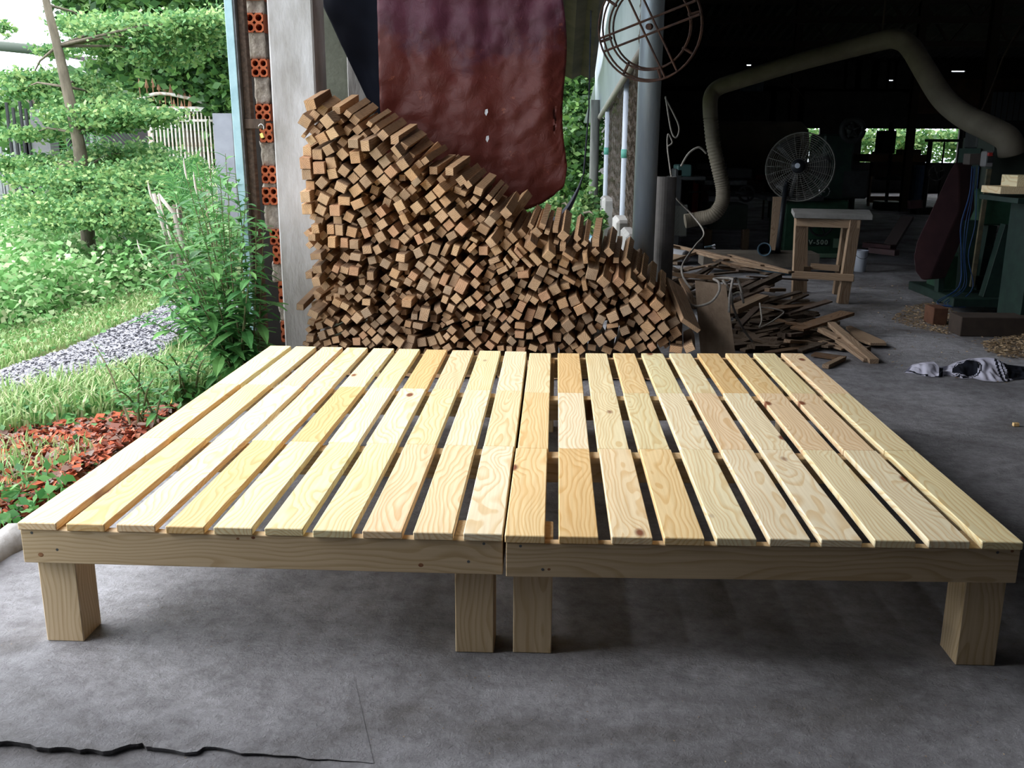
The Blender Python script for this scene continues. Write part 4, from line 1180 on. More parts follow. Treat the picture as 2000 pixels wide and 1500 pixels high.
tube_('hanging_cord', [(1300,188,6.8),(1310,250,6.8),(1318,268,6.8),(1325,262,6.8),(1324,240,6.8),(1299,190,6.8)], .006, ROPE, 'thin grey cord hanging in a narrow loop beside the galvanised pole', 'cord')
tube_('hanging_cord', [(1330,325,7.5),(1345,300,7.5),(1365,288,7.5),(1380,300,7.5)], .008, ROPE, 'short grey hose arc above the old machine behind the pole', 'cord')
for pts, lab in (([(1390,-20,12),(1450,60,12),(1560,180,12),(1625,255,12)], 'dark guy wire slanting down left of the pedestal fan'), ([(2010,20,8),(1960,110,8),(1930,190,8),(1905,240,8)], 'cord running down the right edge to the dust duct')):
    tube_('overhead_wire', pts, .008, TIMBD, lab, 'wire', 1)
sp = U(1388, 482, 7.1)
o = root('plier', sp, 'small blue and white pliers lying on the back of the scrap heap', 'tool')
bar('handle', U(1376,483,7.1), U(1391,481,7.1), .02, .012, BLUES, o); bar('handle', U(1390,481,7.1), U(1397,478,7.1), .012, .012, WHITEP, o); bar('jaw', U(1390,482,7.1), U(1397,485,7.1), .012, .012, WHITEP, o)
# white hose below pole
tube_('flexible_hose', [(1283,478,7.3),(1295,490,7.2),(1315,497,7.1),(1340,501,7.0)], .045, mat('grey_hose', (.22,.23,.26), rough=.6), 'short grey plastic pipe lying behind the pole base', 'hose')

# ================================================================ DUST DUCT
dp = [(1338,432,8.4),(1360,428,8.4),(1392,420,8.3),(1409,398,8.3),(1412,370,8.3),(1404,330,8.3),(1393,280,8.3),(1388,230,8.3),(1388,192,8.3),(1402,172,8.3),(1440,158,8.2),(1540,127,8.0),(1640,100,7.8),(1720,80,7.6),(1752,76,7.5),(1778,92,7.4),(1805,135,7.2),(1840,190,7.0),(1880,225,6.8),(1930,250,6.6),(1968,272,6.5),(1976,300,6.5)]
P_ = [U(*p) for p in dp]
dr = root('dust_duct', P_[0], 'beige dust extraction duct arching under the roof down to the big green machine', 'duct')
low = smoothpts(P_[:8], 26); rad = [ .060+.004*math.sin(i*1.9) for i in range(len(low))]
v, f = tubeg(low, rad, 16); mesh('ribbed_hose', v, f, TAN, dr, smooth=True)
up_ = smoothpts(P_[7:], 6); rr = [.062+.022*(i/len(up_)) for i in range(len(up_))]
v, f = tubeg(up_, rr, 16); mesh('smooth_duct', v, f, TAN, dr, smooth=True)
p = U(1722, 82, 7.6); mesh('hanger_strap', *tubeg([p+Vector((0,0,0)), p+Vector((0,0,2.2))], .008, 6), TIMBD, dr)

# ================================================================ HANGING RING GUARD
RG0 = U(1268, 52, 4.55); gr = root('ring_guard', RG0, 'rusty round wire guard of a large fan hanging beside the steel pole', 'fan guard')
nrm_ = (CAM-RG0).normalized(); nrm_ = (nrm_+Vector((-.25, 0, .0))).normalized()
ex = Vector((0,0,1)).cross(nrm_).normalized(); ez = nrm_.cross(ex)
def circ(r, off, r2=None): return [RG0+nrm_*off+ex*(r*math.cos(a))+ez*(r*math.sin(a)) for a in [2*math.pi*k/48 for k in range(49)]]
Rr = pxm(94, 4.55)
for r, off in ((1, 0), (.98, -.05), (.79, 0), (.77, -.05)):
    v, f = tubeg(circ(Rr*r, off), .0045, 6); mesh('wire_ring', v, f, RUST, gr, smooth=True)
for ang, ofs in ((-63, .03), (-63, -.03), (18, .03), (18, -.03)):
    a = math.radians(ang); d = ex*math.cos(a)+ez*math.sin(a); pn = ex*-math.sin(a)+ez*math.cos(a)
    mesh('cross_bar', *tubeg([RG0+d*Rr*.97+pn*ofs+nrm_*.006, RG0-d*Rr*.97+pn*ofs+nrm_*.006], .0055, 6), RUST, gr)
for k in range(8):
    a = 2*math.pi*(k+.3)/8; d = ex*math.cos(a)+ez*math.sin(a)
    mesh('ring_clip', *tubeg([RG0+d*Rr*.76, RG0+d*Rr*1.0-nrm_*.02], .007, 6), RUST, gr)
mesh('hub', *tubeg([RG0+nrm_*.015, RG0-nrm_*.02], .014, 12), RUST, gr)
mesh('hanging_wire', *tubeg([RG0+ez*Rr, RG0+ez*Rr+Vector((.02,0.1,1.2))], .003, 6), RUST, gr)

# ================================================================ PEDESTAL FAN
FY = 8.45; fc_ = U(1562, 326, FY); fn = root('pedestal_fan', (fc_.x, FY, 0), 'large industrial pedestal fan with a dusty wire cage on a black pole', 'fan')
R_ = pxm(62, FY); fnrm = Vector((-.45, -1, .12)).normalized(); ex = Vector((0,0,1)).cross(fnrm).normalized(); ez = fnrm.cross(ex)
CAGE = mat('dusty_cage_wire', (.20,.20,.19), (.12,.11,.10), sc=20, rough=.6)
def cage(off, bul, nm):
    mb = MB()
    for k in range(14):
        r = R_*(.22+.78*k/13); o = off+bul*(1-(r/R_)**2)
        mb.tube([fc_+fnrm*o+ex*(r*math.cos(a))+ez*(r*math.sin(a)) for a in [2*math.pi*q/36 for q in range(37)]], .0016 if k < 13 else .006, 4)
    for q in range(24):
        a = 2*math.pi*q/24; d = ex*math.cos(a)+ez*math.sin(a); mb.tube([fc_+d*r+fnrm*(off+bul*(1-(r/R_)**2)) for r in [R_*t for t in (.2,.5,.8,1)]], .0018, 4)
    return mb.build(nm, CAGE, fn)
cage(0, .07, 'front_cage'); cage(-.02, -.08, 'rear_cage')
for k in range(3):
    vs_ = []
    for i in range(7):
        r = R_*(.12+.78*i/6)
        for s in (-.5, -.2, .2, .5):
            a = 2*math.pi*k/3+s*(1.0-.2*i/6); vs_.append(tuple(fc_+ex*(r*math.cos(a))+ez*(r*math.sin(a))+fnrm*(s*.07)))
    fs = [(i*4+j, i*4+j+1, (i+1)*4+j+1, (i+1)*4+j) for i in range(6) for j in range(3)]
    o = mesh('fan_blade', vs_, fs, mat('black_fan_blade', (.03,.03,.032), rough=.5), fn, smooth=True); o.modifiers.new('s', 'SOLIDIFY').thickness = .004
Q = Matrix.Translation(fc_+fnrm*.05) @ Matrix((ex, ez, fnrm)).transposed().to_4x4()
mb = MB(); mb.add(lathe([(.0,.06),(.05,.055),(.062,.02),(.062,-.04),(.0,-.05)], 20), Q); mb.build('centre_badge', DARKM, fn, smooth=True)
mb = MB(); mb.add(lathe([(.0,.0625),(.022,.0625),(.022,.058)], 16), Q); mb.build('white_emblem', WHITEP, fn)
mb = MB(); mb.add(lathe([(.0,-.30),(.055,-.28),(.062,-.20),(.06,-.08),(.0,-.07)], 16), Q); mb.build('motor', DARKM, fn, smooth=True)
b0 = U(1513, 528, FY); b0.z = 0; t0 = U(1534, 362, FY)
mesh('pole', *tubeg([Vector((b0.x, FY-.02, .02)), Vector((t0.x, FY-.02, t0.z))], .022, 12), DARKM, fn, smooth=True)
bar('yoke', (t0.x, FY-.02, t0.z), fc_-fnrm*.15, .03, .05, DARKM, fn)
mb = MB(); mb.add(lathe([(0,.04),(.05,.04),(.17,.02),(.18,0),(0,0)], 24), Matrix.Translation((b0.x, FY-.02, 0))); mb.build('base', BLUES, fn, smooth=True)

# ================================================================ SAWHORSE TABLE
TY = 6.95
tt = root('work_table', (2.02, TY, 0), 'small rough timber work table with a dusty grey top', 'table')
TW = ROUGHL
tl, tr_, bl, br_ = U(1545,407,7.35), U(1697,424,6.8), U(1563,570,7.1), U(1644,592,6.76)
zt_ = U(1620, 415, TY).z
cn = [Vector((U(1548,418,6.9).x, 6.85)), Vector((U(1697,428,6.8).x, 6.72)), Vector((U(1690,410,7.4).x, 7.3)), Vector((U(1546,405,7.4).x, 7.4))]
v = [(c.x, c.y, zt_-.035) for c in cn]+[(c.x, c.y, zt_) for c in cn]
mesh('table_top', *bev(v, BF, .003), mat('dusty_table_top', (.26,.26,.26), (.18,.175,.17), sc=9, rough=.9), tt)
zt_ -= .036
legs = [((1562,440),(1558,560),6.92),((1668,452),(1645,592),6.78),((1566,440),(1566,555),7.28),((1655,452),(1637,565),7.22)]
for (a, b), (c, d), Y in legs:
    p = U(a, b, Y); q = U(c, d, Y); p.z = zt_; q.z = 0
    bar('leg', q, p, .075, .05, TW, tt, up=(0,1,0))
pA, pB = U(1555,437,6.90), U(1680,443,6.76); pA.z = pB.z = zt_-.03; bar('apron', pA, pB, .025, .06, TW, tt)
pA, pB = U(1547,536,6.88), U(1668,543,6.73); bar('stretcher', pA, pB, .025, .05, TW, tt)
pA, pB = U(1583,520,7.24), U(1640,524,7.18); bar('stretcher', pA, pB, .025, .045, TW, tt)
pA, pB = U(1560,500,6.95), U(1583,500,7.26); bar('stretcher', pA+Vector((0,0,-.1)), pB+Vector((0,0,-.1)), .025, .045, TW, tt)

# bucket
bk = U(1681, 505, 8.6); bo = root('bucket', (bk.x, 8.6, 0), 'white plastic bucket standing on the floor behind the work table', 'bucket')
r = pxm(12.5, 8.6); h = .19
mb = MB(); mb.add(lathe([(0,0),(r*.82,0),(r,h),(r*1.06,h),(r*1.06,h-.012),(r*1.0,h-.015)], 24), Matrix.Translation((bk.x, 8.6, 0))); mb.add(lathe([(r*.97,h),(r*.8,.01)], 24), Matrix.Translation((bk.x, 8.6, 0))); mb.build('bucket_body', WHITEP, bo, smooth=False)
tube('handle', [Vector((bk.x+r*1.03*math.cos(a), 8.6-r*.9*math.sin(a)-.01, h-.02-.05*math.sin(a))) for a in [math.pi*k/10 for k in range(11)]], .002, STEEL, bo, n=5)

# ================================================================ GREEN BANDSAW / PLANER WITH V-500 PLATE
MY = 9.6
mr = root('planing_machine', (U(1600,450,MY).x, MY+.4, 0), 'green woodworking machine with a raised V-500 nameplate and handwheel', 'machine')
def bx(name, x0, y0, x1, y1, Y, D, m, rt, b=.006, z0=None):
    p, q = U(x0, y1, Y), U(x1, y0, Y); zz = p.z if z0 is None else z0
    return box(name, ((p.x+q.x)/2, Y+D/2, (zz+q.z)/2), (abs(q.x-p.x), D, abs(q.z-zz)), m, rt, b=b)
bx('cabinet', 1528, 392, 1660, 497, MY, .7, GREENM, mr, .015)
bx('plinth', 1525, 496, 1664, 503, MY-.02, .74, GREENL, mr)
bx('plinth_base', 1535, 503, 1660, 520, MY+.05, .6, GREYD, mr, z0=.0)
bx('upper_body', 1600, 262, 1672, 392, MY+.1, .55, GREENK, mr, .02)
bx('feed_table', 1500, 385, 1610, 393, MY-.1, .8, GREYD, mr)
bx('spindle_head', 1640, 330, 1700, 388, MY+.1, .4, GREYD, mr, .02)
def wheel(name, px, py, rpx, Y, m, rt, tr=.012, spokes=4, nd=Vector((0,-1,0))):
    c = U(px, py, Y); r = pxm(rpx, Y); mb = MB(); e1 = Vector((0,0,1)).cross(nd).normalized(); e2 = nd.cross(e1)
    mb.tube([c+e1*(r*math.cos(a))+e2*(r*math.sin(a)) for a in [2*math.pi*k/28 for k in range(29)]], tr, 8)
    for k in range(spokes):
        a = 2*math.pi*k/spokes+.4; mb.tube([c, c+e1*(r*math.cos(a))+e2*(r*math.sin(a))], tr*.8, 6)
    mb.tube([c+nd*.02, c-nd*.09], tr*2, 10); return mb.build(name, m, rt, smooth=True)
wheel('handwheel', 1604, 437, 22, MY-.08, GREYD, mr)
wheel('top_wheel', 1665, 254, 19, MY, GREYD, mr, tr=.03, spokes=5)
c = U(1610, 374, MY-.05); mb = MB(); mb.tube([c+Vector((.05*math.cos(a), 0, .05*math.sin(a))) for a in [2*math.pi*k/20 for k in range(21)]], .006, 6); mb.tube([c, c+Vector((0,.09,0))], .012, 8); mb.build('chrome_dial', CHROME, mr, smooth=True)
bx('nameplate', 1574, 467, 1622, 480, MY-.012, .012, GREENK, mr, .002)
def text(s, px, py, Y, hpx, m, rt, nm='nameplate_lettering'):
    cu = bpy.data.curves.new(nm, 'FONT'); cu.body = s; cu.align_x = 'CENTER'; cu.align_y = 'CENTER'; cu.size = pxm(hpx, Y)*1.35; cu.extrude = .003; cu.space_character = 1.25; cu.offset = .0015
    o = bpy.data.objects.new('tmp', cu); COL.objects.link(o); dg = bpy.context.evaluated_depsgraph_get()
    me = bpy.data.meshes.new_from_object(o.evaluated_get(dg)); bpy.data.objects.remove(o)
    c = U(px, py, Y); o = bpy.data.objects.new(nm, me); COL.objects.link(o); me.materials.clear(); me.materials.append(m)
    o.matrix_basis = Matrix.Translation(c) @ Matrix.Rotation(math.radians(90), 4, 'X'); o.parent = rt
    o.matrix_parent_inverse = Matrix.Translation(-rt.location); return o
text('V-500', 1598, 473.5, MY-.016, 9, mat('plate_letters', (.34,.42,.36), rough=.5), mr)
bx('square_plate', 1627, 466, 1642, 484, MY-.010, .01, GREENL, mr, .002)
bx('leg', 1660, 330, 1668, 500, MY+.3, .1, GREENK, mr, z0=0)

# blue duct mouth + base timber
c = U(1493, 487, 8.3); n_ = Vector((-.25,-1,.1)).normalized()
e = Vector((0,0,1)).cross(n_).normalized(); e2 = n_.cross(e)
bo = root('blue_duct', c, 'short blue-grey duct stub with a dark round mouth left of the fan pole', 'duct')
Mx = Matrix.Translation(c) @ Matrix((e, e2, n_)).transposed().to_4x4()
mb = MB(); mb.add(lathe([(.048,.0),(.058,.01),(.060,0),(.052,-.03),(.052,-.35)], 20), Mx); mb.add(lathe([(.048,0),(.044,-.2),(0,-.2)], 20), Mx); mb.build('duct_shell', BLUES, bo, smooth=True)
tag(box('timber_sleeper', U(1480, 505, 8.5)*1.0, (1.0,.3,.12), mat('sawdust_covered_beam', (.17,.145,.12), (.11,.095,.08), sc=9, rough=.95)), 'sawdust-covered timber sleeper behind the scrap heap', 'beam')
o = tag(bar('leaning_board', G(1503,506,.01)*0+Vector((U(1504,505,8.9).x,8.75,.0)), U(1519,385,9.1), .09, .02, ROUGHL), 'tall pale board leaning on the green machine behind the fan', 'board')

# ================================================================ BACKGROUND MACHINES (left of centre)
def machine(name, Y, parts, label, cat='machine'):
    xs = [(q[1]+q[3])/2 for q in parts]; c = U(sum(xs)/len(xs), 400, Y); rt = root(name, (c.x, Y+.3, 0), label, cat)
    for q in parts:
        nm, x0, y0, x1, y1, m, D = q[:7]; off = q[7] if len(q) > 7 else 0; bx(nm, x0, y0, x1, y1, Y+off, D, m, rt, .01, z0=0 if nm in ('leg','foot','base','upright','column','post','foot_block','panel') else None)
    return rt
m1 = machine('thickness_planer', 10.3, [('base_cabinet',1385,400,1462,448,mat('dusty_grey_green', (.06,.08,.07), (.04,.05,.045), sc=5, rough=.8),.6),('bed',1375,352,1460,362,STEEL,.7),('roller_head',1400,330,1470,348,GREYD,.6),('chip_hood',1360,318,1420,332,GREYD,.4),('foot_block',1376,448,1392,470,ROUGHL,.1),('foot_block',1450,448,1465,470,ROUGHL,.1)], 'grey-green thickness planer on wooden blocks behind the dust hose')
wheel('handwheel', 1458, 378, 14, 10.2, GREYD, m1)
for k in range(3): c = U(1385+k*25, 378, 10.2); mesh('feed_roller', *tubeg([c, c+Vector((.18,0,0))], .03, 10), GREYD, m1, smooth=True)
m2 = machine('spindle_moulder', 8.9, [('column',1312,330,1334,470,GREYD,.3),('cabinet',1300,400,1345,462,mat('dim_grey_cabinet', (.07,.075,.07), rough=.7),.5),('motor_box',1322,322,1352,345,mat('teal_switchgear', (.03,.07,.07), rough=.5),.3),('top_plate',1315,345,1380,352,GREYD,.5)], 'old grey machine column in the gloom right of the galvanised pole')
m3 = machine('red_tool_cart', 14.6, [('panel',1352,345,1366,375,REDP,.2),('post',1366,320,1388,420,mat('maroon_column', (.09,.035,.045), rough=.6),.2),('shelf',1345,372,1390,378,STEEL,.3)], 'narrow maroon column with a red panel behind the dust hose', 'machine')
m3b = tag(box('red_box', U(1484, 345.5, 15.0), (.16,.2,.08), REDP), 'red plastic box on the bench left of the pedestal fan', 'box')
m4 = machine('long_bench', 14.8, [('bench_top',1405,352,1500,358,ROUGHD,.7),('bench_shelf',1410,378,1500,383,ROUGHD,.6),('leg',1412,358,1418,420,ROUGHD,.08),('leg',1490,358,1496,420,ROUGHD,.08)], 'long dark bench with shelves far behind the planer', 'bench')
tag(mesh('storage_tank', *lathe([(0,-1.1),(.32,-1.08),(.40,-1.0),(.40,1.0),(.32,1.08),(0,1.1)], 24), mat('tan_tank', (.10,.085,.06), (.07,.06,.042), sc=3, rough=.85), loc=U(1430, 290, 15), rot=Matrix.Rotation(math.radians(90), 3, 'Y'), smooth=True), 'big tan horizontal tank lying in the dark beyond the planer', 'tank')
tkp = U(1430, 330, 15)
for s in (-.7, .7): tag(box('tank_cradle', (tkp.x+s, 15, tkp.z/2-.02), (.1,.6,tkp.z), TIMBD), 'dark cradle under the %s end of the tan tank' % ('left' if s < 0 else 'right'), 'support')
# centre rear: benches, drums, stools
m5 = machine('rear_workbench', 18.5, [('bench_top',1695,302,1812,316,ROUGHD,1.0),('apron',1700,316,1806,345,TIMBD,.1),('leg',1697,316,1707,380,ROUGHL,.1),('leg',1800,316,1808,385,ROUGHD,.1),('stretcher',1695,384,1775,396,mat('dim_timber', (.16,.10,.06), rough=.9),.1),('clutter_box',1712,296,1740,303,ROUGHD,.3),('clutter_box',1760,292,1800,303,ROUGHD,.3)], 'dark workbench piled with wood before the rear opening', 'bench')
def drum(px, py, Y, rpx, hpx, m, lab):
    c = U(px, py, Y); r = pxm(rpx, Y); h = pxm(hpx, Y); tag(mesh('drum', *lathe([(0,0),(r,0),(r,h*.33),(r*1.03,h*.34),(r,h*.36),(r,h*.66),(r*1.03,h*.67),(r,h*.69),(r,h),(r*.9,h),(r*.9,h-.02),(0,h-.02)], 20), m, loc=(c.x, Y, 0)), lab, 'drum', 'drums at the rear')
drum(1787, 358, 17.6, 16, 80, mat('blue_drum', (.035,.075,.14), rough=.5), 'dull blue plastic drum in the middle distance')
drum(1802, 340, 18.4, 12, 60, mat('grey_drum', (.13,.14,.15), rough=.6), 'pale grey drum behind the dull blue one')
m6 = machine('drill_press', 17.2, [('column',1732,262,1748,400,GREENK,.15),('head',1722,255,1752,300,GREENK,.4),('table',1722,345,1765,352,GREENK,.4),('foot',1722,395,1770,402,GREENK,.5),('stem',1738,240,1745,262,GREYD,.1)], 'tall dark green drill press silhouetted against the rear opening')
m7 = machine('iron_stand', 16.2, [('upright',1808,275,1815,410,GREYD,.06),('cross_arm',1808,272,1885,277,GREYD,.06),('upright',1840,277,1845,340,GREYD,.05),('foot',1790,405,1830,410,GREYD,.3)], 'thin black iron stand before the rear opening', 'stand')
wheel('hand_wheel', 1828, 338, 14, 16.1, mat('pale_worn_iron', (.14,.14,.14), rough=.6), m7)
# slanting feed board / pallet jack
rt = root('hand_truck', G(1720, 480, 0), 'maroon hand truck with a sloping handle lying on the dark floor', 'hand truck')
bar('sloping_handle', U(1738,480,9.2), U(1772,425,9.6), .12, .04, mat('worn_plate', (.10,.08,.08), rough=.6), rt); bar('fork', U(1690,478,9.3), U(1745,484,9.0), .08, .05, PURP, rt); bar('fork', U(1700,488,8.9), U(1752,494,8.7), .08, .05, PURP, rt)
bar('tow_head', U(1775,400,9.8), U(1800,398,9.8), .08, .08, PURP, rt)
# ================================================================ MAROON BELT GUARD + BIG GREEN MACHINE
GY = 6.5
gm = root('big_saw_machine', (U(1930,500,GY).x, GY+.3, 0), 'big dark green machine at the right edge with blue cables and a switch box', 'machine')
A1, B1 = U(1872, 322, 6.6), U(1812, 540, 6.35)
d = (A1-B1).normalized()
ev = [(1784,500),(1790,472),(1856,330),(1866,316),(1874,335),(1874,410),(1816,546),(1800,547),(1787,530)]
n = len(ev); fr_ = [U(x, y, 6.35+.25*(545-y)/230) for x, y in ev]
vs_ = [tuple(p) for p in fr_]+[(p.x+.13, p.y+.07, p.z+.0) for p in fr_]
bgd = mesh('belt_guard', *bev(vs_, [tuple(range(n)), tuple(range(n, 2*n))[::-1]]+[(i, i+n, (i+1) % n+n, (i+1) % n) for i in range(n)], .006), PURP, gm); bgd['label'] = 'long maroon slanting belt guard'
bx('column', 1878, 290, 1915, 600, 6.75, .35, GREENK, gm, z0=0)
bx('upper_case', 1930, 268, 2075, 372, 6.6, .5, mat('dark_olive_case', (.035,.045,.038), rough=.6), gm)
bx('table_case', 1915, 372, 2080, 440, 6.5, .6, GREENM, gm, .01)
bx('base_frame', 1860, 585, 2080, 600, 6.2, .8, GREENK, gm)
bx('hood', 1952, 250, 2080, 300, 6.7, .4, GREENK, gm, .03)
bx('duct_collar', 1905, 245, 1935, 290, 6.85, .2, GREYD, gm, .01)
for a, b, c, d_, Y, wd in ((1975,440,1925,605,6.3,.11),(1895,430,1880,600,6.5,.09),(1840,470,1832,595,6.5,.04),(2010,440,2030,600,6.3,.11),(1935,440,1905,600,6.6,.06)):
    p, q = U(a, b, Y), U(c, d_, Y); q.z = .06; bar('leg', q, p, wd, .07, GREENK, gm, up=(0,1,0))
bx('side_panel', 1838, 500, 1900, 590, 6.6, .3, GREENM, gm)
bx('cross_member', 1890, 540, 2060, 556, 6.55, .1, GREENK, gm); bx('lower_tray', 1880, 575, 2060, 583, 6.4, .5, GREENK, gm)
bar('steel_strut', U(1932,330,6.4), U(1898,560,6.4), .03, .02, mat('worn_yellow_steel', (.16,.13,.08), (.07,.07,.05), sc=20, rough=.6), gm)
sb_ = bx('switch_box', 1923, 295, 1943, 326, 6.35, .08, mat('grey_switch_box', (.20,.19,.20), rough=.5), gm, .006)
o = bx('switch_button', 1930, 298, 1940, 305, 6.335, .02, REDP, gm, .003); o = bx('switch_face', 1928, 306, 1941, 318, 6.34, .01, GREYD, gm, .001)
bx('junction_box', 1892, 300, 1918, 322, 6.5, .1, mat('brown_grey_box', (.09,.075,.07), rough=.6), gm, .004)
for k in range(5):
    o_ = random.uniform(-9, 9); tube('blue_cable', [U(1905+o_,325,6.35), U(1900+o_,380,6.35), U(1890+o_*2,440,6.3), U(1884+o_,500,6.3), U(1886+o_*2,560,6.28), U(1850+o_*3,590+k,6.25), U(1862+k*6,600,6.2)], .0028, BLUEC, gm, n=6, sub=5)
for px, py, rpx, lab in ((1915,600,1,''),):
    pass
# blocks under machine
def blk(name, x0, y0, x1, y1, Y, D, m, lab):
    p, q = U(x0, y1, Y), U(x1, y0, Y); p.z = 0
    return tag(box(name, ((p.x+q.x)/2, Y+D/2, q.z/2), (abs(q.x-p.x), D, q.z), m, b=.004), lab, 'block', 'timber blocks round the big saw machine')
blk('timber_block', 1821, 602, 1853, 634, 5.95, .15, mat('reddish_block', (.13,.06,.035), (.09,.04,.026), sc=20, rough=.9), 'small reddish timber block standing in wood shavings')
blk('timber_block', 1873, 622, 2070, 668, 5.6, .18, mat('dark_sleeper', (.055,.04,.032), (.035,.026,.022), sc=12, rough=.9), 'long dark timber sleeper under the front of the big saw machine')
# pale board with upright entering at the right
rt = root('stepped_board', U(1985, 372, 5.6), 'bright orange-yellow pine board with an upright block, entering at the right edge', 'board')
bx('flat_board', 1953, 366, 2090, 379, 5.6, .25, PINE, rt, .002); bx('upright_block', 1985, 343, 2060, 366, 5.65, .2, PINE, rt, .002)
supp = tag(box('machine_table', (U(2040,400,5.6).x, 5.8, U(2040,385,5.6).z-.02), (.35,.5,.03), GREENK), 'dark iron table edge holding the bright pine board', 'table')
tag(box('table_stand', (U(2050,400,5.6).x+.06, 5.85, U(2040,390,5.6).z/2-.02), (.18,.3,U(2040,390,5.6).z-.02), GREENK), 'dark iron pedestal below the pine board at the right edge', 'stand')

# shavings
def scat(name, poly, n, size, m, lab, cat, z=0., zj=.01, flat=.25, aspect=.25):
    vs_ = []; fs = []
    xs = [p[0] for p in poly]; ys = [p[1] for p in poly]; k = 0; tr = 0
    def ins(x, y):
        r = False; n_ = len(poly)
        for i in range(n_):
            (a, b), (c, d) = poly[i], poly[(i+1) % n_]
            if (b > y) != (d > y) and x < (c-a)*(y-b)/(d-b)+a: r = not r
        return r
    gp_ = [tuple(G(x, y, z).xy) for x, y in poly]; gx = [p[0] for p in gp_]; gy = [p[1] for p in gp_]; poly = gp_
    while k < n and tr < n*20:
        tr += 1; x, y = random.uniform(min(gx), max(gx)), random.uniform(min(gy), max(gy))
        if not ins(x, y) : continue
        s = size*random.uniform(.5, 1.4); a = random.uniform(0, 6.28); zz = z+random.uniform(.001, zj)
        dx, dy = math.cos(a)*s, math.sin(a)*s; t = random.uniform(-flat, flat)*s; t2 = random.uniform(-flat, flat)*s; i0 = len(vs_)
        vs_ += [(x-dx, y-dy, zz-t), (x+dy*aspect, y-dx*aspect, zz-t2), (x+dx, y+dy, zz+t), (x-dy*aspect, y+dx*aspect, zz+t2+.001)]; fs.append((i0, i0+1, i0+2, i0+3)); k += 1
    return tag(mesh(name, vs_, fs, m), lab, cat, None, 'stuff')
scat('wood_shavings', [(1770,600),(1830,590),(1870,612),(1878,645),(1850,655),(1780,640),(1740,625)], 2600, .010, SHAV, 'curly pale wood shavings round the small reddish block', 'shavings')
scat('wood_shavings', [(1915,672),(1960,662),(2060,655),(2060,705),(1960,700),(1930,690)], 3000, .011, SHAV, 'heap of pale wood shavings on the floor at the right edge', 'shavings', zj=.025)
scat('wood_shavings', [(1660,560),(1850,555),(2000,640),(2000,760),(1750,720),(1700,640)], 420, .009, SHAV, 'loose shavings scattered over the floor in front of the big saw machine', 'shavings')
scat('sawdust_chips', [(0,1180),(2000,1180),(2000,1500),(0,1500)], 420, .0022, SHAV, 'tiny pale wood chips scattered over the near floor', 'wood chips', zj=.001, flat=.1)
tag(box('wood_chip', G(1984, 829, .008), (.022,.016,.014), PINE, b=.001), 'small pale wood block alone on the floor near the right edge', 'wood chip')

# ================================================================ SHIRT
def shirt():
    top = [(1766,727),(1780,712),(1800,708),(1822,706),(1835,716),(1850,714),(1868,706),(1890,700),(1925,698),(1940,700),(1965,712),(2000,716),(2050,718)]
    bot = [(1766,729),(1785,731),(1810,737),(1835,738),(1850,734),(1880,741),(1900,740),(1920,745),(1945,747),(1965,746),(1985,742),(2010,742),(2050,742)]
    nu, nv = 110, 26; vs_ = []; fs = []; mi = []
    for j in range(nv+1):
        for i in range(nu+1):
            x = 1766+284*i/nu; yt = interp(top, x); yb = interp(bot, x); v_ = j/nv
            g0 = G(x, yb, 0); 
            hgt = max(0, (yb-yt))*.55; gy = yb-(yb-yt)*v_
            p = G(x, yb-(yb-yt)*.45*v_, 0); q = U(x, gy, p.y)
            nz = noise.noise(Vector((x*.05, v_*2.2, 0)))*.020+noise.noise(Vector((x*.13+v_*3, v_*5, 3)))*.010
            edge = min(1, min(v_, 1-v_)*6+.0)
            vs_.append((p.x, p.y, max(.003, q.z*1.0+nz*edge)))
    for j in range(nv):
        for i in range(nu):
            a = j*(nu+1)+i; fs.append((a, a+1, a+nu+2, a+nu+1)); x = 1766+284*(i+.5)/nu; v_ = (j+.5)/nv
            nav = 0
            if 1790 < x < 1900 and .02 < v_ < .10 and int(x) % 3: nav = 1
            if x < 1812 and .12 < v_ < .22: nav = 1
            if 1832 < x < 1842 and v_ < .9: nav = 1
            e = ((x-1884)/26)**2+((v_-.52)/.33)**2
            if e < 1: nav = 1
            if 1.25 < e < 1.55 and x > 1860: nav = 1
            w_ = x-(1938+(1-v_)*22)
            if 0 < w_ < 5 or 9 < w_ < 13 or w_ > 18: nav = 1
            mi.append(nav)
    o = mesh('crumpled_shirt', vs_, fs, [mat('lilac_white_cloth', (.50,.50,.62), rough=.9), NAVY], smooth=True)
    for p, m_ in zip(o.data.polygons, mi): p.material_index = m_
    return o
tag(shirt(), 'crumpled white shirt with navy stripes lying on the floor', 'shirt')

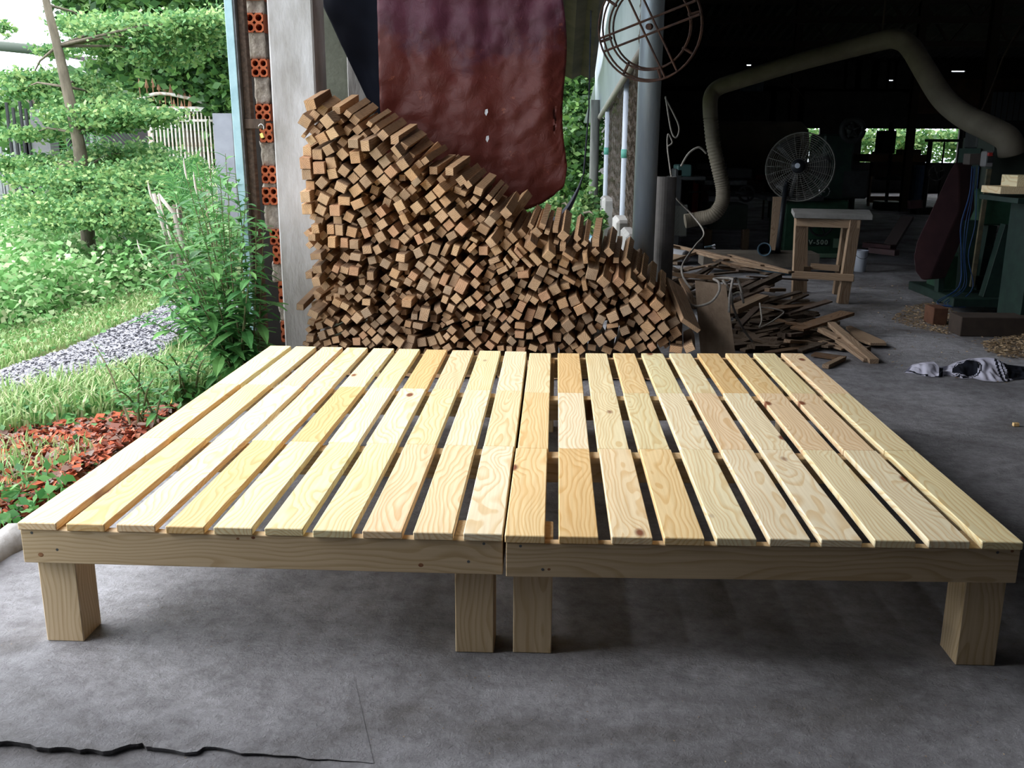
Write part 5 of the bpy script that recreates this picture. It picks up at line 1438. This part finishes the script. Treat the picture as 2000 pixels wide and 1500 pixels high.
# ================================================================ OUTDOORS
def leafverts(P, size, up=.3, aspect=.45, fold=.15, droop=0, rng=RG):
    n = len(P); a = rng.uniform(0, 2*math.pi, n); el = rng.normal(droop, .5, n)
    d = np.stack([np.cos(a)*np.cos(el), np.sin(a)*np.cos(el), np.sin(el)], 1)
    r = rng.normal(0, 1, (n, 3)); r[:, 2] *= up; s = np.cross(d, r); s = np.cross(s, d) if False else s; s /= np.linalg.norm(s, axis=1)[:, None]+1e-9
    nn = np.cross(d, s); L = (size*rng.uniform(.6, 1.4, n))[:, None]; W_ = L*aspect
    return d, s, nn, L, W_
def leafcloud(name, P, size, m, parent=None, up=.3, aspect=.45, droop=0):
    P = np.asarray(P); d, s, nn, L, W_ = leafverts(P, size, up, aspect, droop=droop)
    V = np.stack([P, P+d*L*.5+s*W_*.5+nn*L*.05, P+d*L, P+d*L*.5-s*W_*.5+nn*L*.05], 1).reshape(-1, 3)
    n = len(P); me = bpy.data.meshes.new(name); me.vertices.add(4*n); me.vertices.foreach_set('co', V.ravel().astype(np.float32))
    me.loops.add(4*n); me.loops.foreach_set('vertex_index', np.arange(4*n, dtype=np.int32)); me.polygons.add(n)
    me.polygons.foreach_set('loop_start', np.arange(0, 4*n, 4, dtype=np.int32)); me.polygons.foreach_set('loop_total', np.full(n, 4, dtype=np.int32))
    me.update(); me.validate(); me.materials.append(m)
    o = bpy.data.objects.new(name, me); COL.objects.link(o)
    if parent is not None: o.parent = parent; o.matrix_parent_inverse = Matrix.Translation(-parent.location)
    return o
def ell(px, py, rx, ry, Y, n, depth=None, flat=True):
    c = np.array(U(px, py, Y)); a, b = pxm(rx, Y), pxm(ry, Y); dd = depth or a*.8
    q = RG.normal(0, 1, (n, 3)); q /= np.linalg.norm(q, axis=1)[:, None]; q *= (RG.uniform(0, 1, n)**.7)[:, None]; q += RG.normal(0, .16, (n, 3)); cl = np.sin(q[:, 0]*7+px)+np.sin(q[:, 1]*9+py)+np.sin(q[:, 2]*6); q = q[cl > -.9]; n = len(q)
    pass
    return c+q*np.array([a, dd, b])
# grass & ground cover
def gscatter(poly, n, z=-.04, jitter=0):
    gp_ = [tuple(G(x, y, z).xy) for x, y in poly]; xs = np.array([p[0] for p in gp_]); ys = np.array([p[1] for p in gp_]); out = []
    while sum(len(o) for o in out) < n:
        X = RG.uniform(xs.min(), xs.max(), n*3); Yv = RG.uniform(ys.min(), ys.max(), n*3); ins = np.zeros(len(X), bool)
        for i in range(len(gp_)):
            (a, b), (c, d) = gp_[i], gp_[(i+1) % len(gp_)]
            cond = ((b > Yv) != (d > Yv)) & (X < (c-a)*(Yv-b)/((d-b) if d != b else 1e-9)+a); ins ^= cond
        out.append(np.stack([X[ins], Yv[ins], np.full(ins.sum(), z)], 1))
    return np.concatenate(out)[:n]
def grass(name, poly, n, h, lab, m=GRASSM, w_=.004):
    P = gscatter(poly, n); V = []; 
    a = RG.uniform(0, 6.28, n); H = h*RG.uniform(.4, 1.3, n); ln = RG.uniform(.1, .9, n)*H; W_ = w_*RG.uniform(.7, 1.5, n)
    dx, dy = np.cos(a), np.sin(a); z0 = np.zeros(n)
    base1 = P+np.stack([-dy*W_, dx*W_, z0], 1); base2 = P-np.stack([-dy*W_, dx*W_, z0], 1)
    m1 = P+np.stack([dx*ln*.35, dy*ln*.35, H*.6], 1); o_ = np.stack([-dy*W_*.8, dx*W_*.8, z0], 1); tip = P+np.stack([dx*ln, dy*ln, H*(1-.25*(ln/H))], 1)
    V = np.stack([base1, base2, m1-o_, m1+o_, tip], 1).reshape(-1, 3); me = bpy.data.meshes.new(name)
    fs = []; 
    for i in range(n): k = i*5; fs += [(k, k+1, k+2, k+3), (k+3, k+2, k+4)]
    me.from_pydata(V.tolist(), [], fs); me.materials.append(m); o = bpy.data.objects.new(name, me); COL.objects.link(o)
    return tag(o, lab, 'grass', None, 'stuff')
grass('grass', [(-120,790),(60,770),(180,745),(300,720),(420,700),(400,760),(280,800),(150,825),(0,860),(-120,880)], 3800, .11, 'bright tufted grass between the gravel path and the brick rubble')
grass('grass', [(-200,690),(0,650),(200,600),(330,560),(430,560),(300,610),(190,655),(90,690),(0,725),(-200,790)], 7000, .05, 'strip of grass along the far side of the gravel path')
grass('grass', [(330,700),(420,670),(500,660),(500,720),(420,760),(330,790)], 2500, .12, 'grass at the foot of the tall weeds by the blue door post')
grass('grass', [(-60,880),(40,870),(200,880),(60,960),(-60,990)], 500, .07, 'sparse grass tufts growing through the brick rubble', w_=.003)
scat('gravel', [(0,726),(70,702),(130,684),(200,652),(285,614),(400,562),(470,592),(430,658),(330,688),(250,703),(150,743),(60,763),(0,790)], 15000, .010, STONE, 'loose gravel stones covering the path', 'gravel', z=-.03, zj=.012, flat=.6, aspect=.8)
scat('brick_rubble', [(-60,860),(60,845),(180,832),(300,805),(345,800),(300,840),(220,900),(120,960),(40,1010),(-60,1060)], 9000, .022, CHIP, 'crushed red brick rubble beside the slab edge', 'brick rubble', z=-.05, zj=.03, flat=.7, aspect=.7)
def cover(name, poly, n, hmax, sz, m, lab, cat='plants', blobs=70):
    C_ = gscatter(poly, blobs); P = []
    for c in C_:
        k = n//blobs; r = RG.uniform(.25, .5); hh = hmax*RG.uniform(.55, 1)
        q = RG.normal(0, 1, (k, 3)); q /= np.linalg.norm(q, axis=1)[:, None]; q *= (RG.uniform(0, 1, k)**.3)[:, None]; q[:, 2] = np.abs(q[:, 2])
        P.append(c+q*np.array([r, r, hh]))
    o = leafcloud(name, np.concatenate(P), sz, m, aspect=.6, up=1); return tag(o, lab, cat, None, 'stuff')
cover('ground_cover', [(-250,690),(0,640),(150,600),(280,560),(420,520),(430,480),(250,480),(0,500),(-250,560)], 42000, .45, .055, LEAF4, 'dense bright green leafy ground cover beyond the grass strip', 'ground cover', 90)
cover('ground_cover', [(-300,560),(0,520),(420,500),(430,460),(0,455),(-300,470)], 26000, .60, .07, LEAF1, 'taller mixed weeds below the fence', 'weeds', 60)
cover('ground_cover', [(-60,985),(10,960),(60,985),(20,1030),(-60,1075)], 500, .10, .04, LEAF3, 'low green weeds at the left picture edge beside the slab', 'weeds', 8)
cover('ground_cover', [(-60,830),(60,815),(200,790),(300,770),(360,740),(430,700),(430,750),(330,785),(200,815),(40,840)], 1300, .10, .035, LEAF3, 'small broad-leaved weeds among the grass by the brick rubble', 'weeds', 26)
cover('ground_cover', [(-100,640),(60,610),(200,575),(330,545),(420,530),(420,560),(250,620),(100,665),(-100,720)], 3000, .09, .03, LEAF4, 'little clover-like weeds along the edge of the grass strip', 'weeds', 40)
# tall weed plants by the door post
def stem_plant(base, stems, m, lab, cat, name='tall_weed', leaf=.085, lw=.28, spikes=0, grp=None, per=26):
    rt = root(name, base, lab, cat, grp); sm = MB(); LP = []; LD = []; V = []; F_ = []
    rnd = random.Random(hash(lab) % 9999 if False else len(lab)*7)
    sv = MB(); k = 0
    for tip, bend in stems:
        tip = Vector(tip); b = Vector(base)+Vector((rnd.uniform(-.05,.05), rnd.uniform(-.05,.05), 0)); mid = b.lerp(tip, .5)+Vector(bend)
        pts = smoothpts([b, mid, tip], 8); sm.tube(pts, [.006*(1-.75*i/(len(pts)-1)) for i in range(len(pts))], 5)
        for q in range(per):
            t = .18+.82*q/per; i = t*(len(pts)-1); i0 = int(i); p = pts[i0].lerp(pts[min(i0+1, len(pts)-1)], i-i0)
            a = q*2.4+rnd.uniform(-.4,.4); el = rnd.uniform(-.35, .55); L = leaf*rnd.uniform(.6, 1.25)*(1.15-.6*t)
            d = Vector((math.cos(a)*math.cos(el), math.sin(a)*math.cos(el), math.sin(el))); s = d.cross(Vector((0,0,1))).normalized(); u = s.cross(d)
            i0 = len(V); W_ = L*lw
            for tt, ww, dz in ((0,.05,0),(.25,.8,.03),(.55,1,.02),(.8,.6,-.06),(1,.02,-.16)):
                c = p+d*(L*tt)+Vector((0,0,L*dz)); V.append(tuple(c+s*(W_*ww*.5)+u*(L*.03))); V.append(tuple(c)); V.append(tuple(c-s*(W_*ww*.5)+u*(L*.03)))
            for r_ in range(4):
                o_ = i0+r_*3; F_ += [(o_, o_+1, o_+4, o_+3), (o_+1, o_+2, o_+5, o_+4)]
        if k < spikes:
            d = (pts[-1]-pts[-3]).normalized(); sv = MB(); sv.tube([tip, tip+d*.02+Vector((0,0,.01)), tip+d*.035+Vector((0,0,.035)), tip+d*.04+Vector((0,0,.06))], [.0015,.005,.004,.001], 6); sv.build('seed_spike', SPIKE, rt)
        k += 1
    sm.build('stems', mat('weed_stem', (.10,.16,.06), (.16,.12,.07), sc=20), rt); mesh('foliage', V, F_, m, rt)
    
    return rt
YV = 4.25
def wz(px, py, Y): return tuple(U(px, py, Y))
b0 = Vector((U(478,690,4.2).x, 4.2, -.05))
stem_plant(b0, [(wz(x, y, Y), (random.uniform(-.03,.03), 0, random.uniform(0,.05))) for x, y, Y in
   [(300,395,4.3),(320,420,4.1),(335,470,4.2),(365,350,4.4),(385,380,4.2),(410,330,4.5),(430,350,4.3),(445,400,4.1),(460,340,4.4),(480,380,4.3),(500,420,4.1),(515,440,4.2),(350,520,4.0),(310,560,4.1),(400,460,4.0),(440,300,4.7),(470,480,4.0),(380,300,4.8),(330,600,3.95),(425,430,4.2),(490,520,3.95),(290,480,4.5)]], LEAF3, 'tall leafy weed with pale seed spikes growing in front of the blue door post', 'plant', leaf=.145, lw=.33, spikes=6, per=34)
b0 = Vector((U(420,690,4.9).x, 4.9, -.05))
stem_plant(b0, [(wz(x, y, Y), (random.uniform(-.05,.05), 0, .03)) for x, y, Y in
   [(280,500,5.0),(320,450,5.0),(350,430,5.2),(390,400,5.0),(430,380,5.0),(450,330,5.2),(400,330,5.4),(300,560,5.0),(270,620,4.9),(360,560,4.9),(470,420,5.0),(340,370,5.6),(430,500,4.8),(380,520,4.8)]], LEAF3, 'second tall weed growing just behind the spiky one left of the doorway', 'plant', leaf=.16, lw=.33, spikes=3, per=32)
for bx_, by_, tips, lab in (((285,835), None, [(275,700,3.5),(180,665,3.8),(250,720,3.5),(300,740,3.4),(330,760,3.4),(225,760,3.5)], 'small weed with one long bare stalk at the edge of the brick rubble'),
                            ((360,770), None, [(330,690,3.8),(380,680,3.8),(400,700,3.7),(350,720,3.6),(420,660,3.9),(300,700,3.8)], 'low leafy weed beside the left edge of the bed frame')):
    g = G(*bx_, -.04); stem_plant(g, [(wz(*t), (0,0,.04)) for t in tips], LEAF3, lab, 'plant', name='small_weed', leaf=.075, lw=.35, per=18)
yl = G(336, 790, .03); tag(leafcloud('yellow_leaf', [tuple(yl+Vector((0,0,.02)))], .07, mat('yellow_leaf_skin', (.75,.45,.06), rough=.6), aspect=.6), 'single yellow leaf by the left edge of the bed frame', 'leaf')

cb = [G(x, y, 0) for x, y in ((-60,1140),(-20,1105),(10,1085),(35,1066),(50,1050))]
tag(tube('stone_curb', [p+Vector((-.03,0,.0)) for p in cb], .045, mat('curb_stone', (.40,.40,.41), (.26,.25,.24), sc=12, rough=.9, bump=.4), n=10, sub=4), 'rounded grey stone curb at the slab edge beside the front left leg', 'curb')
# trees
def tree(name, trunk, r, layers, m, lab, leafsz, grp='trees and shrubs of the garden', dens=.9, up=.3, branches=True):
    Pt = [U(*p) for p in trunk]; b = Pt[0]; rt = root(name, (b.x, b.y, -.06), lab, 'tree', grp)
    Pt[0].z = -.06; v, f = tubeg(smoothpts(Pt, 6), [r*(1-.6*i/((len(Pt)-1)*6)) for i in range((len(Pt)-1)*6+1)], 10); mesh('trunk', v, f, BARK, rt, smooth=True)
    P = []; bb = MB()
    for L in layers:
        px, py, rx, ry, Y, n = L; P.append(ell(px, py, rx, ry, Y, int(n*dens)))
        c = U(px, py, Y); k = min(Pt, key=lambda q: (q-c).length); bb.tube([k, k.lerp(c, .6)+Vector((0,0,.05)), c], [.014,.009,.004], 5)
    if branches: bb.build('branches', BARK, rt, smooth=True)
    leafcloud('foliage', np.concatenate(P), leafsz, m, rt, aspect=.55, up=up); return rt
YT = 9.0
tree('layered_tree', [(168,440,8.2),(160,330,8.15),(150,260,8.1),(130,170,8.1),(112,90,8.1),(92,10,8.1),(78,-60,8.1)], .062, [
 (175,50,70,24,8.8,2600),(250,60,110,28,8.4,4600),(340,55,90,30,8.2,4600),(390,45,60,22,8.0,2600),(420,60,40,40,8.4,1800),(230,95,90,20,8.6,2600),(310,110,80,18,8.4,2400),(110,100,50,10,8.9,700),
 (60,155,80,20,8.8,2800),(150,170,80,26,8.8,3000),(40,175,50,16,8.6,1200),(190,200,90,26,8.6,3200),(240,225,110,26,8.2,5200),(290,226,50,12,8.0,1500),(150,225,80,22,8.4,3000),(200,245,70,14,8.2,2200),
 (60,262,80,14,8.6,1500),(20,320,60,16,8.8,1300),(110,320,80,22,8.6,2200),(180,310,60,18,8.6,1300),(60,350,70,12,8.4,1200),(250,300,90,26,8.8,2400)], LEAF1, 'layered tree with flat tiers of small bright leaves filling the upper left', .046)
tree('feathery_shrub', [(230,430,8.4),(235,380,8.4),(240,330,8.4)], .03, [(180,350,130,34,8.0,6500),(280,360,110,36,7.9,6000),(330,330,80,30,8.2,3800),(120,400,110,30,7.8,5200),(230,405,120,30,7.6,6500),(320,400,90,30,7.7,4600),(300,430,100,20,7.5,3800),(150,430,110,18,7.5,3500)], LEAF1, 'low spreading shrub with flat tiers beneath the layered tree', .042)
tree('broadleaf_tree', [(380,330,13.5),(370,200,13.5),(350,80,13.5),(340,-20,13.5)], .14, [(330,20,110,50,12.5,5200),(420,40,70,60,12.2,4200),(380,130,90,60,12.6,5200),(440,170,50,60,12.4,3600),(270,150,90,50,13.5,4200),(330,180,110,30,13,4200),(200,20,80,40,13.2,3000),(430,0,60,50,12,2500),(410,220,70,30,13,2600),(290,-30,140,50,12.8,3600),(480,120,50,120,13,3000)], LEAF2, 'dense dark broad-leaved tree behind the garden gate', .13)
tree('background_tree', [(60,400,24),(60,300,24),(60,150,24)], .2, [(40,215,80,28,26,1200),(230,190,150,50,22,3000),(120,260,120,40,22,2600),(300,240,150,50,22,3000),(-60,250,90,50,24,1600),(420,260,90,60,20,2600)], LEAF2, 'hazy tree line far beyond the pickets', .30, branches=False)
leafcloud('hanging_twig', ell(8, 55, 20, 16, 8.5, 120), .06, LEAF1)['kind'] = None
o = bpy.data.objects['hanging_twig']; del o['kind']; tag(o, 'small leafy twig cut by the left picture edge', 'twig', None, 'stuff')
# palms
def palm(c, fr_, lab):
    rt = root('palm', G(c[0], 445, -.05) if False else Vector((U(c[0],c[1],c[2]).x, c[2], -.05)), lab, 'palm', 'young palms')
    cc = U(*c); mesh('stem', *tubeg([Vector((cc.x, cc.y, -.05)), cc], .035, 8), BARK, rt)
    for (tx, ty), lift in fr_:
        V = []; F_ = []; tip = U(tx, ty, c[2]); mid = cc.lerp(tip, .5)+Vector((0, 0, lift)); pts = smoothpts([cc, mid, tip], 9)
        v, f = tubeg(pts, [.008*(1-.8*i/(len(pts)-1)) for i in range(len(pts))], 4); V += v; F_ += f
        for i in range(2, len(pts)-1):
            t = (pts[i+1]-pts[i]).normalized()
            for s in (-1, 1):
                sd = t.cross(Vector((0, 1, .2))).normalized()*s; L = .20*(1-.55*abs(i/len(pts)-.4)); d = (sd+t*.7+Vector((0,0,-.35))).normalized(); w_ = t*.006
                k = len(V); V += [tuple(pts[i]-w_), tuple(pts[i]+w_), tuple(pts[i]+d*L)]; F_.append((k, k+1, k+2))
        mesh('frond', V, F_, LEAF3, rt)
palm((345,400,7.0), [((330,345),.10),((385,318),.10),((425,345),.08),((390,400),.06)], 'young palm with arching fronds in front of the gate pillar')
palm((150,330,9.6), [((200,240),.1),((250,250),.1),((100,250),.1),((215,300),.1)], 'young palm half hidden behind the layered tree')
# bare sticks
for a, b, lab in (((300,378,5.0),(318,440,5.0),'left one of two bleached sticks standing in the weeds'), ((309,380,5.0),(340,418,5.0),'right one of two bleached sticks, leaning over in the weeds')):
    p, q = U(*a), U(*b); q2 = Vector((q.x+.1, q.y+.1, -.05)); tag(tube('bleached_stick', [q2, q, p], .010, bpy.data.materials.get('bleached_wood') or mat('bleached_wood', (.46,.42,.38), (.34,.30,.27), sc=10), n=7), lab, 'stick')
# fence : pickets
FYd = 12.0
fr = root('picket_fence', (U(70,330,FYd).x, FYd, 0), 'old fence of dark posts and grey slats behind the layered tree', 'fence')
for x, y in ((12,200),(38,198),(60,196),(25,210),(50,212),(92,212),(104,208),(128,215)):
    p = U(x, y, FYd); box('iron_picket', (p.x, FYd, p.z/2), (.03,.03,p.z), GREYD, fr)
for k in range(26):
    x = -40+k*9.5+random.uniform(-2, 2); p = U(x, 285+random.uniform(-30, 20) if k % 3 else 235, FYd+.1); box('slat', (p.x, FYd+.1, p.z/2), (.05,.02,p.z), mat('grey_slat', (.28,.30,.31), (.20,.21,.22), sc=8) if k == 0 else bpy.data.materials['grey_slat'], fr)
bar('rail', U(-60,260,FYd+.15), U(215,262,FYd+.15), .03, .06, GREYD, fr)
box('post', (U(82,215,FYd-.1).x, FYd-.1, U(82,215,FYd).z/2), (.22,.2,U(82,215,FYd).z), mat('weathered_post_grey', (.17,.17,.18), (.11,.11,.12), sc=6), fr)
# gate
GYd = 12.3; WR = mat('rusty_white_paint', (.55,.53,.50), (.34,.17,.09), sc=14, rough=.8, lo=.50, hi=.68)
RSP = mat('rusty_spear', (.30,.17,.10), (.20,.10,.06), sc=20, rough=.8)
gt = root('garden_gate', (U(365,300,GYd).x, GYd, 0), 'rusty white metal gate with an arched top of spear points', 'gate')
xL, xR = U(298,300,GYd).x, U(425,300,GYd).x; zt1 = U(360,213,GYd).z
bar('frame_rail', (xL, GYd, zt1), (xR, GYd, zt1), .05, .06, WR, gt); bar('frame_rail', (xL, GYd, zt1-.14), (xR, GYd, zt1-.14), .03, .03, WR, gt); bar('frame_rail', (xL, GYd, .12), (xR, GYd, .12), .05, .06, WR, gt)
for x in (xL, xR): box('frame_stile', (x, GYd, (zt1+.05)/2), (.06,.05,zt1+.05), WR, gt)
for k in range(17):
    x = xL+(xR-xL)*(k+.5)/17; box('bar', (x, GYd, zt1/2+.05), (.018,.018,zt1-.15), WR, gt, b=0)
ap = [U(x, y, GYd) for x, y in ((268,196),(300,184),(330,184),(360,190),(390,198),(420,212))]
tube('arch', ap, .022, WR, gt, n=8, sub=6)
for i, (x, y) in enumerate(((272,165),(286,166),(298,165),(310,170),(321,172),(333,176),(346,180),(359,183),(372,188),(340,205),(355,208),(370,206))):
    p = U(x, y, GYd); h = .09
    M = MB(); M.tube([p-Vector((0,0,.20)), p-Vector((0,0,.03))], .008, 5); M.add(([(-.028,0,-.03),(.028,0,-.03),(0,.012,-.03),(0,-.012,-.03),(0,0,.08),(0,0,-.05)], [(0,3,4),(3,1,4),(1,2,4),(2,0,4),(3,0,5),(1,3,5),(2,1,5),(0,2,5)]), Matrix.Translation(p)); M.build('spear_point', RSP, gt)
p = U(441, 222, GYd); tag(box('gate_pillar', (p.x, GYd, p.z/2), (pxm(36,GYd), .3, p.z), mat('grey_pillar_render', (.27,.28,.33), (.22,.225,.27), sc=4, rough=.9)), 'plain grey rendered pillar right of the rusty gate', 'pillar')
# neighbouring hut roof + cable
tag(bar('hut_roof', U(165,115,16), U(262,135,16), 1.2, .06, mat('purple_brown_tile', (.10,.07,.10), (.06,.045,.06), sc=6)), 'dark purple-brown hut roof glimpsed through the tree', 'roof')
bb_ = U(200, 130, 16.3); tag(box('hut_wall', (bb_.x, 16.6, bb_.z/2-.05), (.9,.5,bb_.z-.1), mat('dark_hut_wall', (.04,.035,.045), rough=.9)), 'dark wall of the hut behind the layered tree', 'building')
tag(tube('roof_beam', [U(-60,84,10), U(60,96,10), U(125,108,10)], .05, mat('grey_green_beam', (.07,.09,.075), rough=.8), n=8), 'long grey-green branch-like beam crossing at the upper left', 'beam')
# distant hill
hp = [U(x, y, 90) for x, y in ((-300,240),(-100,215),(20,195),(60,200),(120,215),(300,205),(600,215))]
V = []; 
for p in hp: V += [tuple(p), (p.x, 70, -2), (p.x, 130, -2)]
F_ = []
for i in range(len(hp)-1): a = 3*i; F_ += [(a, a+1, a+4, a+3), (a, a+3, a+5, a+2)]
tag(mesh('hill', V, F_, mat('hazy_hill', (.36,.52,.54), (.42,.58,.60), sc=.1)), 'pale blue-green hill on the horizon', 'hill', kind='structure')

# yard behind the tarpaulin
tree('yard_tree', [(1128,420,11.5),(1126,330,11.5),(1122,260,11.5)], .06, [(1128,300,50,60,11,3600),(1110,250,40,40,11.5,1800),(1135,230,30,40,11.5,1400),(1140,380,50,40,10.5,2600),(1105,360,40,50,10.8,2000),(1090,420,60,30,10,2200),(1060,400,60,40,11,1800),(1130,215,60,50,13,3500),(1120,170,60,40,13,2500),(1080,330,60,80,13,3000)], LEAF2, 'dark leafy tree in the yard between the tarpaulin and the mesh wall', .085)
tree('yard_shrub', [(1125,470,8.2),(1128,440,8.2),(1125,420,8.2)], .02, [(1125,430,32,24,8.0,1500),(1145,410,18,40,8.3,1200),(1110,450,40,18,7.8,1300),(1090,400,30,16,8.6,700),(1172,430,8,22,7.4,260)], LEAF1, 'bright green vine and shrub at the foot of the mesh wall', .05)
tree('rear_bamboo', [(1760,330,26),(1760,280,26),(1760,240,26)], .05, [(1700,280,90,40,26,2600),(1800,280,90,40,26,2600),(1900,280,90,40,26,2600),(1990,280,90,40,26,2200),(1600,270,80,36,26,1600),(1530,250,40,20,26,600),(2050,290,60,40,26,900)], LEAF1, 'screen of light green bamboo leaves outside the rear opening', .13, branches=False)
# black hammock
pts = smoothpts([U(*p) for p in ((1000,425,6.2),(1040,437,6.2),(1075,432,6.2),(1105,408,6.2),(1128,370,6.2),(1140,340,6.2))], 8)
vs_ = []; fs = []; n = 8
for i, p in enumerate(pts):
    t = i/(len(pts)-1); wd = .16*math.sin(math.pi*min(1, t*1.05))+.02
    for k in range(n+1):
        a = math.pi*k/n; vs_.append((p.x, p.y-math.cos(a)*wd, p.z-math.sin(a)*wd*.35))
for i in range(len(pts)-1):
    for k in range(n): a = i*(n+1)+k; fs.append((a, a+1, a+n+2, a+n+1))
o = mesh('hammock', vs_, fs, BLACKC, smooth=True); o.modifiers.new('s', 'SOLIDIFY').thickness = .004
tag(o, 'black net hammock slung low behind the timber stack', 'hammock')
for a, b in (((1000,425,6.2),(960,330,6.0)), ((1140,340,6.2),(1150,215,8.0))):
    tube('hanging_rope', [U(*a), U(*b), U(*b)+Vector((0,.1,1.2))], .006, BLACKC, o)
# blue-white plastic bag
bc = U(1150, 480, 6.6); bc.z = .235
bm = bmesh.new(); bmesh.ops.create_icosphere(bm, subdivisions=4, radius=1)
for v_ in bm.verts:
    c = v_.co.copy(); k = 1+.55*noise.noise(c*2.3+Vector((3,1,0)))+.3*noise.noise(c*6); v_.co = Vector((c.x*.075*k, c.y*.06*k, c.z*.24*k))
me = bpy.data.meshes.new('plastic_bag'); bm.to_mesh(me); bm.free(); me.materials.append(mat('blue_white_film', (.66,.74,.80), (.20,.45,.62), sc=14, rough=.35, lo=.5, hi=.58))
o = bpy.data.objects.new('plastic_bag', me); COL.objects.link(o); o.location = bc; tag(o, 'crumpled blue and white plastic bag caught at the foot of the mesh wall', 'bag')
